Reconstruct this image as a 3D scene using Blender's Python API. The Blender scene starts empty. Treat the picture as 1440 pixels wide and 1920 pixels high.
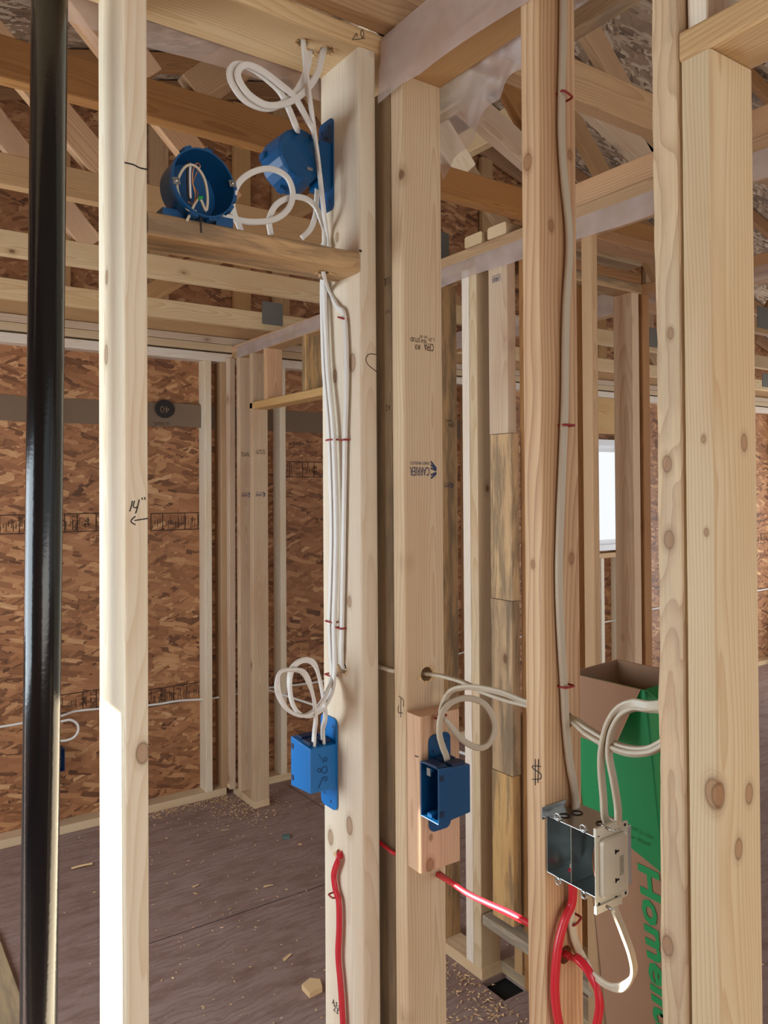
import bpy, bmesh, math, random
from mathutils import Vector, Matrix, noise
C = bpy.context.scene.collection
V = Vector
# ------------------------------------------------------------------ camera
FPX, CX, CY, HC = 1480.0, 720.0, 899.0, 1.667
phi, roll, pitch = math.radians(55.2), math.radians(0.35), math.radians(0.7)
F0 = V((math.cos(phi), math.sin(phi), 0)); R0 = V((math.sin(phi), -math.cos(phi), 0)); U0 = V((0, 0, 1))
FW = F0 * math.cos(pitch) + U0 * math.sin(pitch); U1 = U0 * math.cos(pitch) - F0 * math.sin(pitch)
RT = R0 * math.cos(roll) - U1 * math.sin(roll); UP = U1 * math.cos(roll) + R0 * math.sin(roll)
EYE = V((0, 0, HC))
cd = bpy.data.cameras.new('camera'); cam = bpy.data.objects.new('camera', cd); C.objects.link(cam)
cd.sensor_fit = 'AUTO'; cd.sensor_width = 36.0; cd.lens = FPX / 1920 * 36.0
cd.shift_y = -(960 - CY) / 1920.0; cd.clip_start = 0.02; cd.clip_end = 300
M = Matrix((RT, UP, -FW)).transposed().to_4x4(); M.translation = EYE
cam.matrix_world = M
bpy.context.scene.camera = cam
# ------------------------------------------------------------------ light
vs = bpy.context.scene.view_settings
vs.view_transform = 'Standard'; vs.look = 'None'; vs.gamma = 1.0; vs.use_curve_mapping = False
vs.exposure = 0.22
w = bpy.data.worlds.new('sky'); bpy.context.scene.world = w; w.use_nodes = True
bg = w.node_tree.nodes['Background']; bg.inputs[0].default_value = (0.93, 0.96, 1.0, 1); bg.inputs[1].default_value = 0.88
sd = bpy.data.lights.new('sun', 'SUN'); sd.energy = 30; sd.angle = math.radians(0.6); sd.color = (1.0, 0.95, 0.86)
sun = bpy.data.objects.new('sun', sd); C.objects.link(sun)
SDIR = V((1, -0.9, -0.45)).normalized()
sun.rotation_euler = SDIR.to_track_quat('-Z', 'Y').to_euler(); sun.location = (-5, 1.5, 5)
def area(name, loc, direction, sx, sy, power, col):
    l = bpy.data.lights.new(name, 'AREA'); l.shape = 'RECTANGLE'; l.size = sx; l.size_y = sy; l.energy = power; l.color = col
    o = bpy.data.objects.new(name, l); C.objects.link(o); o.location = loc
    o.rotation_euler = V(direction).to_track_quat('-Z', 'Z').to_euler(); return o
area('added_fill_left', (-1.02, 1.75, 1.40), (1, -0.12, 0.0), 1.1, 1.5, 42, (0.78, 0.91, 1.0))  # added lamp standing in for assumed daylight from the left, solid wall behind it
area('added_fill_back_room', (-1.02, 3.45, 1.45), (1, -0.1, 0.0), 1.0, 1.3, 14, (0.9, 0.95, 1.0))  # added fill lamp that brightens the back room, no window built here
area('added_fill_far', (7.6, 2.9, 0.8), (-1, 0.05, 0.42), 1.8, 1.2, 45, (0.92, 0.96, 1.0))  # added lamp aimed upward to brighten the far truss undersides, no window here
area('added_fill_behind', (0.6, -2.6, 0.8), (0.15, 1, 0.3), 2.8, 1.4, 44, (1.0, 0.95, 0.88))  # added unseen fill behind the camera, tilted up towards the chord undersides

# ------------------------------------------------------------------ pixel rays onto known planes of the building
def ray(x, y): return FW * FPX + RT * (x - CX) - UP * (y - CY)
def onx(x, y, c): d = ray(x, y); return EYE + d * (c / d.x)
def ony(x, y, c): d = ray(x, y); return EYE + d * (c / d.y)
def onz(x, y, c): d = ray(x, y); return EYE + d * ((c - HC) / d.z)

# ------------------------------------------------------------------ materials
class NT:
    def __init__(s, name):
        s.m = bpy.data.materials.new(name); s.m.use_nodes = True; s.t = s.m.node_tree; s.b = s.t.nodes['Principled BSDF']
    def n(s, typ, **k):
        n = s.t.nodes.new(typ)
        for a, b in k.items():
            if a.startswith('i_'):
                key = a[2:]; key = int(key) if key.isdigit() else key.replace('_', ' ')
                n.inputs[key].default_value = b
            else: setattr(n, a, b)
        return n
    def l(s, a, b): s.t.links.new(a, b)
    def math(s, op, a, b=None, c=None, clamp=False):
        n = s.n('ShaderNodeMath', operation=op); n.use_clamp = clamp
        for i, v in enumerate((a, b, c)):
            if v is None: continue
            if isinstance(v, (int, float)): n.inputs[i].default_value = v
            else: s.l(v, n.inputs[i])
        return n.outputs[0]
    def vmath(s, op, a, b):
        n = s.n('ShaderNodeVectorMath', operation=op)
        for i, v in enumerate((a, b)):
            if isinstance(v, (tuple, list)): n.inputs[i].default_value = v
            else: s.l(v, n.inputs[i])
        return n.outputs[0]
    def mix(s, f, a, b, mode='MIX'):
        n = s.n('ShaderNodeMix', data_type='RGBA', blend_type=mode)
        for i, v in ((0, f), (6, a), (7, b)):
            if isinstance(v, (int, float)): n.inputs[i].default_value = v
            elif isinstance(v, (tuple, list)): n.inputs[i].default_value = (*v, 1) if len(v) == 3 else v
            else: s.l(v, n.inputs[i])
        return n.outputs[2]
    def ramp(s, f, stops):
        n = s.n('ShaderNodeValToRGB'); e = n.color_ramp.elements
        while len(e) < len(stops): e.new(0.5)
        for q, (p, c) in zip(e, stops): q.position = p; q.color = (*c, 1) if len(c) == 3 else c
        s.l(f, n.inputs[0]); return n.outputs[0]
    def smooth(s, v, a, b):
        n = s.n('ShaderNodeMapRange', interpolation_type='SMOOTHSTEP'); s.l(v, n.inputs[0])
        n.inputs[1].default_value = a; n.inputs[2].default_value = b; return n.outputs[0]

def srgb(r, g, b):
    f = lambda c: (c / 255 / 12.92) if c <= 10 else ((c / 255 + 0.055) / 1.055) ** 2.4
    return (f(r), f(g), f(b))

def wood(name, light, dark, rings=62, contrast=0.55, grey=0.0, knots=0.6, stain=0.0, shift=0.09, warp=0.05, kn=()):
    t = NT(name)
    tc = t.n('ShaderNodeTexCoord').outputs['Object']; oi = t.n('ShaderNodeObjectInfo').outputs['Random']
    off = t.n('ShaderNodeCombineXYZ'); t.l(t.math('MULTIPLY', oi, 37.0), off.inputs[0]); t.l(t.math('MULTIPLY', oi, 53.0), off.inputs[1]); t.l(t.math('MULTIPLY', oi, 91.0), off.inputs[2])
    p = t.vmath('ADD', tc, off.outputs[0])
    ps = t.vmath('MULTIPLY', p, (1.0, 1.0, 0.22))
    nz = t.n('ShaderNodeTexNoise', i_Scale=7.0, i_Detail=2.0); t.l(ps, nz.inputs['Vector'])
    wamt = warp
    warp = t.vmath('MULTIPLY', t.vmath('SUBTRACT', nz.outputs['Color'], (0.5, 0.5, 0.5)), (wamt, wamt, 0.0))
    # pith of the log sits beside the board, at a place of its own for each board
    cx = t.math('MULTIPLY', t.math('SUBTRACT', t.math('FRACT', t.math('MULTIPLY', oi, 17.31)), 0.5), shift)
    cy = t.math('MULTIPLY', t.math('SUBTRACT', t.math('FRACT', t.math('MULTIPLY', oi, 71.7)), 0.5), shift)
    cc = t.n('ShaderNodeCombineXYZ'); t.l(cx, cc.inputs[0]); t.l(cy, cc.inputs[1])
    q = t.vmath('ADD', t.vmath('ADD', tc, cc.outputs[0]), warp)
    sx = t.n('ShaderNodeSeparateXYZ'); t.l(q, sx.inputs[0])
    r = t.math('SQRT', t.math('ADD', t.math('POWER', sx.outputs[0], 2.0), t.math('POWER', sx.outputs[1], 2.0)))
    r = t.math('ADD', r, t.math('MULTIPLY', sx.outputs[2], 0.012))
    ph = t.math('FRACT', t.math('MULTIPLY', r, rings * 3.3))
    ring = t.math('POWER', ph, 2.2)
    ring = t.math('MULTIPLY', ring, t.math('SUBTRACT', 1.0, t.smooth(ph, 0.93, 1.0)))
    fb = t.n('ShaderNodeTexNoise', i_Scale=1.0, i_Detail=3.0); t.l(t.vmath('MULTIPLY', p, (420, 420, 7)), fb.inputs['Vector'])
    big = t.n('ShaderNodeTexNoise', i_Scale=3.0, i_Detail=3.0); t.l(t.vmath('MULTIPLY', p, (3, 3, 0.7)), big.inputs['Vector'])
    f = t.math('ADD', t.math('MULTIPLY', ring, contrast), t.math('MULTIPLY', t.math('SUBTRACT', fb.outputs['Fac'], 0.45), 0.5), clamp=True)
    col = t.mix(f, light, dark)
    col = t.mix(t.math('MULTIPLY', t.smooth(big.outputs['Fac'], 0.40, 0.75), 0.35), col, tuple(c * k for c, k in zip(dark, (1.15, 1.0, 0.85))))
    hs = t.n('ShaderNodeHueSaturation'); t.l(col, hs.inputs['Color'])
    t.l(t.math('ADD', 0.90, t.math('MULTIPLY', t.math('FRACT', t.math('MULTIPLY', oi, 29.3)), 0.2)), hs.inputs['Value'])
    t.l(t.math('ADD', 0.86, t.math('MULTIPLY', t.math('FRACT', t.math('MULTIPLY', oi, 47.9)), 0.2)), hs.inputs['Saturation'])
    col = hs.outputs[0]
    # knots
    vo = t.n('ShaderNodeTexVoronoi', i_Scale=1.0); t.l(t.vmath('MULTIPLY', t.vmath('ADD', p, t.vmath('MULTIPLY', warp, (0.2, 0.2, 0))), (7.5, 7.5, 4.6)), vo.inputs['Vector'])
    vs_ = t.n('ShaderNodeSeparateColor'); t.l(vo.outputs['Color'], vs_.inputs[0])
    sel = t.math('GREATER_THAN', vs_.outputs[0], 1.0 - knots)
    rad = t.math('ADD', 0.03, t.math('MULTIPLY', vs_.outputs[1], 0.07))
    d = t.math('DIVIDE', vo.outputs['Distance'], rad)
    core = t.math('MULTIPLY', sel, t.math('SUBTRACT', 1.0, t.smooth(d, 0.55, 1.1)))
    halo = t.math('MULTIPLY', sel, t.math('SUBTRACT', 1.0, t.smooth(d, 0.9, 2.6)))
    col = t.mix(t.math('MULTIPLY', halo, 0.35), col, tuple(c * 0.62 for c in dark))
    col = t.mix(t.math('MULTIPLY', core, 0.8), col, srgb(104, 66, 38))
    for (kx, ky, kz, kr) in kn:                     # the large knots of this one board
        dv_ = t.vmath('MULTIPLY', t.vmath('SUBTRACT', t.vmath('ADD', tc, t.vmath('MULTIPLY', warp, (0.12, 0.12, 0))), (kx, ky, kz)), (1 / kr, 1 / kr, 0.62 / kr))
        ln = t.n('ShaderNodeVectorMath', operation='LENGTH'); t.l(dv_, ln.inputs[0]); d2 = ln.outputs['Value']
        kring = t.math('POWER', t.math('FRACT', t.math('MULTIPLY', d2, 3.2)), 2.0)
        near_ = t.math('SUBTRACT', 1.0, t.smooth(d2, 1.0, 2.1))
        col = t.mix(t.math('MULTIPLY', near_, t.math('ADD', 0.22, t.math('MULTIPLY', kring, 0.3))), col, tuple(c * 0.7 for c in dark))
        col = t.mix(t.math('MULTIPLY', t.math('SUBTRACT', 1.0, t.smooth(d2, 0.75, 1.0)), 0.6), col, srgb(150, 104, 66))
        col = t.mix(t.math('MULTIPLY', t.math('SUBTRACT', t.smooth(d2, 0.70, 0.9), t.smooth(d2, 0.95, 1.15)), 0.55), col, srgb(104, 64, 36))
    if grey or stain:
        gz = t.n('ShaderNodeTexNoise', i_Scale=1.0, i_Detail=6.0, i_Roughness=0.65); t.l(t.vmath('MULTIPLY', p, (26, 26, 3.2)), gz.inputs['Vector'])
        col = t.mix(t.math('MULTIPLY', t.smooth(gz.outputs['Fac'], 0.42, 0.62), max(grey, stain)), col, srgb(118, 108, 98) if grey else srgb(104, 90, 74))
    t.l(col, t.b.inputs['Base Color']); t.b.inputs['Roughness'].default_value = 0.62
    t.b.inputs['Specular IOR Level'].default_value = 0.3
    bp = t.n('ShaderNodeBump', i_Strength=0.25, i_Distance=0.002); t.l(t.math('ADD', fb.outputs['Fac'], t.math('MULTIPLY', ring, 0.6)), bp.inputs['Height']); t.l(bp.outputs[0], t.b.inputs['Normal'])
    return t.m

W = {
 'pale': wood('spruce_very_pale', srgb(232, 220, 204), srgb(206, 182, 154), contrast=0.4, knots=0.35),
 'white': wood('spruce_pale', srgb(232, 220, 196), srgb(204, 176, 138), contrast=0.5, knots=0.35),
 'cream': wood('spruce_cream', srgb(214, 190, 152), srgb(180, 142, 98), contrast=0.6, knots=0.4),
 'yellow': wood('spruce_yellow', srgb(212, 176, 122), srgb(172, 126, 74), contrast=0.6, knots=0.4),
 'pink': wood('pine_pinkish', srgb(212, 172, 132), srgb(168, 116, 78), contrast=0.65, knots=0.45),
 'grain': wood('pine_bold_grain', srgb(212, 174, 130), srgb(154, 98, 58), rings=46, contrast=0.7, knots=0.35, shift=0.12),
 'wavy': wood('pine_wavy_grain', srgb(214, 184, 138), srgb(158, 110, 66), rings=70, contrast=0.5, knots=0.6, shift=0.10, grey=0.22, warp=0.075),
 'tan': wood('pine_tan', srgb(190, 152, 106), srgb(146, 102, 62), contrast=0.55, knots=0.5),
 'brown': wood('pine_brown', srgb(166, 120, 74), srgb(118, 76, 42), contrast=0.55, knots=0.5),
 'spotty': wood('spruce_knotty', srgb(208, 182, 152), srgb(164, 124, 92), contrast=0.5, knots=0.95),
 'grey': wood('weathered_pine', srgb(188, 168, 136), srgb(140, 116, 86), contrast=0.5, grey=0.55, knots=0.4),
 'stained': wood('mould_stained_pine', srgb(200, 164, 114), srgb(154, 114, 74), contrast=0.5, stain=0.7, knots=0.5),
}

def osb(name, tint=1.0, grey=0.0):
    t = NT(name)
    tc = t.n('ShaderNodeTexCoord').outputs['Object']
    p0 = t.vmath('MULTIPLY', tc, (1, 0, 1))
    nz = t.n('ShaderNodeTexNoise', i_Scale=5.0, i_Detail=4.0); t.l(p0, nz.inputs['Vector'])
    p0 = t.vmath('ADD', p0, t.vmath('MULTIPLY', t.vmath('SUBTRACT', nz.outputs['Color'], (0.5, 0.5, 0.5)), (0.035, 0, 0.035)))
    stops = [(0.0, srgb(92, 56, 32)), (0.2, srgb(142, 94, 58)), (0.6, srgb(168, 116, 76)), (0.85, srgb(192, 144, 98)), (1.0, srgb(228, 190, 144))]
    layers = []; edges = []
    for k, (ang, sc) in enumerate(((12, 0.5), (-31, 0.95), (37, 0.85), (-6, 0.42), (22, 1.5), (-14, 1.2))):
        mp = t.n('ShaderNodeMapping'); mp.inputs['Rotation'].default_value = (0, math.radians(ang), 0); mp.inputs['Location'].default_value = (k * 3.1, 0, k * 5.7)
        mp.inputs['Scale'].default_value = (9.5 * sc, 1, 36 * sc); mp.vector_type = 'POINT'
        # rotate first, then scale
        rt = t.n('ShaderNodeVectorRotate', rotation_type='AXIS_ANGLE'); rt.inputs['Axis'].default_value = (0, 1, 0); rt.inputs['Angle'].default_value = math.radians(ang); t.l(p0, rt.inputs['Vector'])
        mp.inputs['Rotation'].default_value = (0, 0, 0); t.l(rt.outputs[0], mp.inputs['Vector'])
        vo = t.n('ShaderNodeTexVoronoi', i_Scale=1.0, distance='CHEBYCHEV'); t.l(mp.outputs[0], vo.inputs['Vector'])
        sp = t.n('ShaderNodeSeparateColor'); t.l(vo.outputs['Color'], sp.inputs[0])
        fib = t.n('ShaderNodeTexNoise', i_Scale=1.0, i_Detail=2.0); t.l(t.vmath('MULTIPLY', rt.outputs[0], (14, 1, 420)), fib.inputs['Vector'])
        val = t.math('ADD', t.math('MULTIPLY', sp.outputs[0], 0.85), t.math('MULTIPLY', t.math('SUBTRACT', fib.outputs['Fac'], 0.4), 0.45), clamp=True)
        val = t.math('SUBTRACT', val, t.math('MULTIPLY', t.smooth(vo.outputs['Distance'], 0.45, 0.85), 0.35), clamp=True)
        layers.append((val, sp.outputs[1], vo.outputs['Distance']))
    v, hgt = layers[0][0], layers[0][1]
    for (a, m, dd) in layers[1:]:
        msk = t.math('MULTIPLY', t.math('GREATER_THAN', m, 0.52), t.math('LESS_THAN', dd, 0.62))
        mx = t.n('ShaderNodeMix', data_type='FLOAT'); t.l(msk, mx.inputs[0]); t.l(v, mx.inputs[2]); t.l(a, mx.inputs[3]); v = mx.outputs[0]
    col = t.ramp(v, stops)
    if grey: col = t.mix(grey, col, srgb(176, 160, 140), 'MIX'); col = t.mix(0.75, col, t.ramp(v, [(0, srgb(70, 58, 48)), (0.5, srgb(160, 138, 114)), (1, srgb(220, 206, 184))]))
    if tint != 1.0: col = t.mix(1.0, col, (tint, tint, tint), 'MULTIPLY')
    t.l(col, t.b.inputs['Base Color']); t.b.inputs['Roughness'].default_value = 0.6
    bp = t.n('ShaderNodeBump', i_Strength=0.5, i_Distance=0.002); t.l(v, bp.inputs['Height']); t.l(bp.outputs[0], t.b.inputs['Normal'])
    return t.m
OSB = osb('oriented_strand_board'); OSBR = osb('roof_strand_board', grey=0.35)

def simple(name, col, rough=0.5, metal=0.0, spec=0.5, bump=0, noise_amt=0.0, nscale=60, coat=0.0, trans=0.0):
    t = NT(name); t.b.inputs['Roughness'].default_value = rough; t.b.inputs['Metallic'].default_value = metal
    t.b.inputs['Specular IOR Level'].default_value = spec; t.b.inputs['Coat Weight'].default_value = coat
    tc = t.n('ShaderNodeTexCoord').outputs['Object']
    nz = t.n('ShaderNodeTexNoise', i_Scale=nscale, i_Detail=4.0); t.l(tc, nz.inputs['Vector'])
    c = t.mix(t.math('MULTIPLY', nz.outputs['Fac'], noise_amt), col, tuple(x * 0.45 for x in col)) if noise_amt else None
    if c: t.l(c, t.b.inputs['Base Color'])
    else: t.b.inputs['Base Color'].default_value = (*col, 1)
    if bump:
        bp = t.n('ShaderNodeBump', i_Strength=bump, i_Distance=0.002); t.l(nz.outputs['Fac'], bp.inputs['Height']); t.l(bp.outputs[0], t.b.inputs['Normal'])
    return t.m
PVC = simple('white_cable_jacket', srgb(226, 224, 218), 0.38, noise_amt=0.12, nscale=30)
PVCW = simple('cream_cable_jacket', srgb(198, 186, 164), 0.38, noise_amt=0.12, nscale=30)
RED = simple('red_cable_jacket', srgb(206, 38, 52), 0.33, noise_amt=0.15)
STAPLE = simple('red_staple', srgb(150, 34, 30), 0.4)
BLUE_SHADED = simple('blue_plastic_shaded', srgb(10, 76, 124), 0.34, noise_amt=0.15, nscale=40, bump=0.05)  # same box plastic, colour darkened to stand for shade on these boxes
BLUE_LIT = simple('blue_plastic_lit', srgb(4, 112, 186), 0.36, noise_amt=0.15, nscale=40, bump=0.05)  # same box plastic, colour brightened for the box lit from the left
NAVY = simple('dark_blue_plastic', srgb(6, 36, 72), 0.5)
ABS = simple('black_pipe_plastic', srgb(18, 20, 22), 0.17, spec=0.45, noise_amt=0.8, nscale=160, bump=0.10)
STEEL = simple('galvanised_steel', srgb(196, 200, 198), 0.3, 1.0, bump=0.12, noise_amt=0.35, nscale=35)
PLATE = simple('galvanised_cover', srgb(214, 212, 196), 0.42, 0.35, bump=0.05, noise_amt=0.15, nscale=30)
GUSSET = simple('truss_plate_steel', srgb(128, 124, 116), 0.6, 0.35, bump=0.6, noise_amt=0.4, nscale=220)
COPPER = simple('bare_copper', srgb(196, 140, 104), 0.3, 1.0)
INK = simple('black_ink', srgb(38, 32, 30), 0.8)
INKBR = simple('brown_black_stamp', srgb(58, 36, 22), 0.8)
INKBL = simple('blue_ink', srgb(52, 62, 98), 0.8)
INKG = simple('green_ink', srgb(28, 150, 84), 0.6)
GREEN = simple('green_printed_card', srgb(24, 140, 80), 0.5, noise_amt=0.12, nscale=12)
GREEND = simple('deep_green_printed_card', srgb(20, 112, 50), 0.5, noise_amt=0.12, nscale=12)
CARD = simple('brown_cardboard', srgb(164, 126, 98), 0.8, noise_amt=0.2, nscale=14)
MEMB = simple('brown_building_paper', srgb(120, 98, 76), 0.6, noise_amt=0.2, nscale=9)
VINYL = simple('white_vinyl', srgb(236, 238, 240), 0.35)
NAIL = simple('nail_head', srgb(70, 50, 40), 0.5, 0.5)
DARK = simple('hole_dark', srgb(14, 13, 12), 0.9)  # near-black that stands for shade in the floor hole, also used for slots
STEELD = simple('dark_screw', srgb(150, 152, 150), 0.35, 1.0)
CHIP = simple('fresh_wood_chip', srgb(226, 192, 146), 0.8)

def poly_mat():
    t = NT('polyethylene_sheet')
    t.b.inputs['Base Color'].default_value = (*srgb(206, 190, 184), 1); t.b.inputs['Roughness'].default_value = 0.34
    tr = t.n('ShaderNodeBsdfTransparent'); tr.inputs[0].default_value = (0.93, 0.91, 0.9, 1)
    mx = t.n('ShaderNodeMixShader')
    nz = t.n('ShaderNodeTexNoise', i_Scale=9.0, i_Detail=3.0)
    tcn = t.n('ShaderNodeTexCoord'); t.l(tcn.outputs['Object'], nz.inputs['Vector'])
    t.l(t.math('ADD', 0.16, t.math('MULTIPLY', nz.outputs['Fac'], 0.62)), mx.inputs[0])
    t.l(tr.outputs[0], mx.inputs[1]); t.l(t.b.outputs[0], mx.inputs[2])
    t.l(mx.outputs[0], t.t.nodes['Material Output'].inputs[0]); return t.m
POLY = poly_mat()
def glass_mat():
    t = NT('window_glass'); t.b.inputs['Base Color'].default_value = (1, 1, 1, 1); t.b.inputs['Roughness'].default_value = 0.02
    t.b.inputs['Transmission Weight'].default_value = 1.0; t.b.inputs['IOR'].default_value = 1.1; return t.m
GLASS = glass_mat()

def floor_mat():
    t = NT('dusty_subfloor')
    tc = t.n('ShaderNodeTexCoord').outputs['Object']
    pz = t.vmath('MULTIPLY', tc, (1, 1, 0))
    n1 = t.n('ShaderNodeTexNoise', i_Scale=2.2, i_Detail=4.0, i_Roughness=0.6); t.l(pz, n1.inputs['Vector'])
    n2 = t.n('ShaderNodeTexNoise', i_Scale=1.0, i_Detail=4.0, i_Roughness=0.7); t.l(t.vmath('MULTIPLY', pz, (5, 16, 1)), n2.inputs['Vector'])
    n3 = t.n('ShaderNodeTexNoise', i_Scale=90.0, i_Detail=3.0); t.l(pz, n3.inputs['Vector'])
    warp = t.vmath('MULTIPLY', n1.outputs['Color'], (0.5, 0.5, 0))
    wv = t.n('ShaderNodeTexWave', wave_type='RINGS', rings_direction='X', i_Scale=3.2, i_Distortion=9.0, i_Detail=2.0)
    wv.inputs['Detail Scale'].default_value = 1.4; t.l(t.vmath('ADD', t.vmath('MULTIPLY', pz, (1.0, 3.2, 1)), warp), wv.inputs['Vector'])
    c = t.mix(t.smooth(n2.outputs['Fac'], 0.4, 0.66), srgb(154, 130, 122), srgb(130, 104, 94))
    c = t.mix(t.math('MULTIPLY', t.smooth(wv.outputs['Fac'], 0.72, 0.98), t.math('MULTIPLY', t.smooth(n1.outputs['Fac'], 0.45, 0.6), 0.75)), c, srgb(112, 70, 52))
    c = t.mix(t.math('MULTIPLY', t.smooth(n1.outputs['Fac'], 0.38, 0.72), 0.6), c, srgb(164, 144, 138))
    c = t.mix(t.math('MULTIPLY', t.smooth(n3.outputs['Fac'], 0.62, 0.72), 0.5), c, srgb(188, 168, 148))
    vo = t.n('ShaderNodeTexVoronoi', i_Scale=16.0); t.l(pz, vo.inputs['Vector'])
    s = t.n('ShaderNodeSeparateColor'); t.l(vo.outputs['Color'], s.inputs[0])
    c = t.mix(t.math('MULTIPLY', t.math('LESS_THAN', vo.outputs['Distance'], 0.06), t.math('GREATER_THAN', s.outputs[0], 0.5)), c, srgb(214, 196, 170))
    t.l(c, t.b.inputs['Base Color']); t.b.inputs['Roughness'].default_value = 0.75; t.b.inputs['Specular IOR Level'].default_value = 0.25
    bp = t.n('ShaderNodeBump', i_Strength=0.15, i_Distance=0.004); t.l(n2.outputs['Fac'], bp.inputs['Height']); t.l(bp.outputs[0], t.b.inputs['Normal'])
    return t.m
FLOOR = floor_mat()

# ------------------------------------------------------------------ mesh helpers
def link(name, bm, mat, parent=None, smooth=False):
    me = bpy.data.meshes.new(name); bm.to_mesh(me); bm.free()
    if isinstance(mat, (list, tuple)):
        for m_ in mat: me.materials.append(m_)
    else: me.materials.append(mat)
    if smooth:
        for p in me.polygons: p.use_smooth = True
    o = bpy.data.objects.new(name, me); C.objects.link(o)
    if parent: adopt(o, parent)
    return o
def adopt(o, parent):
    o.parent = parent; o.matrix_parent_inverse = wm(parent).inverted()
def wm(o):
    m = o.matrix_basis.copy()
    if o.parent: m = wm(o.parent) @ o.matrix_parent_inverse @ m
    return m
def tag(o, label, cat, group=None, kind=None):
    o['label'] = label; o['category'] = cat
    if group: o['group'] = group
    if kind: o['kind'] = kind
    return o
def thing(name, loc, label, cat, group=None):
    o = bpy.data.objects.new(name, None); o.empty_display_size = 0.05; C.objects.link(o); o.location = loc
    return tag(o, label, cat, group)
def box_bm(sx, sy, sz, bev=0.0, seg=2, bm=None, loc=(0, 0, 0), rot=None):
    new = bm is None
    if new: bm = bmesh.new()
    r = bmesh.ops.create_cube(bm, size=1.0)
    vv = r['verts']
    for v in vv: v.co = V((v.co.x * sx, v.co.y * sy, v.co.z * sz))
    if bev:
        ee = list({e for v in vv for e in v.link_edges})
        rr = bmesh.ops.bevel(bm, geom=ee, offset=bev, segments=seg, affect='EDGES', profile=0.5)
        vv = list({v for f in rr['faces'] for v in f.verts} | {v for v in vv if v.is_valid})
        if new: vv = list(bm.verts)
    m4 = Matrix.Translation(loc) @ (rot.to_4x4() if rot else Matrix.Identity(4))
    for v in vv: v.co = m4 @ v.co
    return bm
rng = random.Random(4)
def board(name, x0, x1, y0, y1, z0, z1, mat, label=None, cat='stud', group=None, parent=None, bev=0.004, top=(0, 0), bow=0.0, twist=0.0, rough=0.0, kind=None, seed=0):
    """a sawn board filling the given box, long side along local Z, softened arrises"""
    ex = (x1 - x0, y1 - y0, z1 - z0); c = V(((x0 + x1) / 2, (y0 + y1) / 2, (z0 + z1) / 2))
    ax = max(range(3), key=lambda i: ex[i])
    if ax == 2: R = Matrix.Identity(3); s = (ex[0], ex[1], ex[2])
    elif ax == 0: R = Matrix(((0, 0, 1), (1, 0, 0), (0, 1, 0))); s = (ex[1], ex[2], ex[0])
    else: R = Matrix(((0, 1, 0), (0, 0, 1), (1, 0, 0))); R = Matrix(((1, 0, 0), (0, 0, 1), (0, -1, 0))); s = (ex[0], ex[2], ex[1])
    bm = bmesh.new()
    # cross-section with rounded corners, swept in rings
    b = min(bev, s[0] * .3, s[1] * .3); hx, hy = s[0] / 2, s[1] / 2
    prof = []
    for (cx_, cy_, a0) in ((hx - b, hy - b, 0), (-hx + b, hy - b, 90), (-hx + b, -hy + b, 180), (hx - b, -hy + b, 270)):
        for k in range(4):
            a = math.radians(a0 + 30 * k); prof.append((cx_ + b * math.cos(a), cy_ + b * math.sin(a)))
    n = max(2, int(s[2] / (0.02 if rough else 0.12)))
    n = min(n, 140)
    rings = []
    so = V((seed * 7.3 + x0 * 11, y0 * 13, 0))
    for i in range(n + 1):
        t = i / n; z = -s[2] / 2 + s[2] * t
        a = twist * (t - .5); ca, sa = math.cos(a), math.sin(a)
        ring = []
        for k, (px, py) in enumerate(prof):
            if rough:
                d = 1 + rough * noise.noise(so + V((px * 18, py * 18, z * 9))) + rough * .5 * noise.noise(so + V((px * 40, py * 40, z * 34)))
                px, py = px * d, py * d
            qx, qy = px * ca - py * sa, px * sa + py * ca
            qx += bow * 4 * t * (1 - t) + top[0] * t; qy += top[1] * t
            ring.append(bm.verts.new((qx, qy, z)))
        rings.append(ring)
    m = len(prof)
    for i in range(n):
        for k in range(m):
            bm.faces.new((rings[i][k], rings[i][(k + 1) % m], rings[i + 1][(k + 1) % m], rings[i + 1][k]))
    bm.faces.new(list(reversed(rings[0]))); bm.faces.new(rings[-1])
    bm.normal_update()
    me = bpy.data.meshes.new(name); bm.to_mesh(me); bm.free(); me.materials.append(mat)
    o = bpy.data.objects.new(name, me); C.objects.link(o)
    m4 = R.to_4x4(); m4.translation = c; o.matrix_basis = m4
    if parent: adopt(o, parent)
    if label: tag(o, label, cat, group, kind)
    elif kind: o['kind'] = kind
    return o
def bore(o, a, b, r, seg=20, spin=0):
    """drill a hole from a to b through board o"""
    a, b = V(a), V(b); bm = bmesh.new()
    bmesh.ops.create_cone(bm, cap_ends=True, segments=seg, radius1=r, radius2=r, depth=(b - a).length)
    q = (b - a).to_track_quat('Z', 'Y'); m4 = Matrix.Translation((a + b) / 2) @ q.to_matrix().to_4x4()
    m4 = wm(o).inverted() @ m4 @ Matrix.Rotation(spin, 4, 'Z')
    for v in bm.verts: v.co = m4 @ v.co
    me = bpy.data.meshes.new('drill'); bm.to_mesh(me); bm.free()
    c = bpy.data.objects.new('drill', me); C.objects.link(c); c.matrix_basis = wm(o)
    md = o.modifiers.new('b', 'BOOLEAN'); md.object = c; md.operation = 'DIFFERENCE'; md.solver = 'EXACT'
    bpy.context.view_layer.update()
    dg = bpy.context.evaluated_depsgraph_get()
    nm = bpy.data.meshes.new_from_object(o.evaluated_get(dg)); o.modifiers.clear(); o.data = nm
    bpy.data.objects.remove(c)
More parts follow.
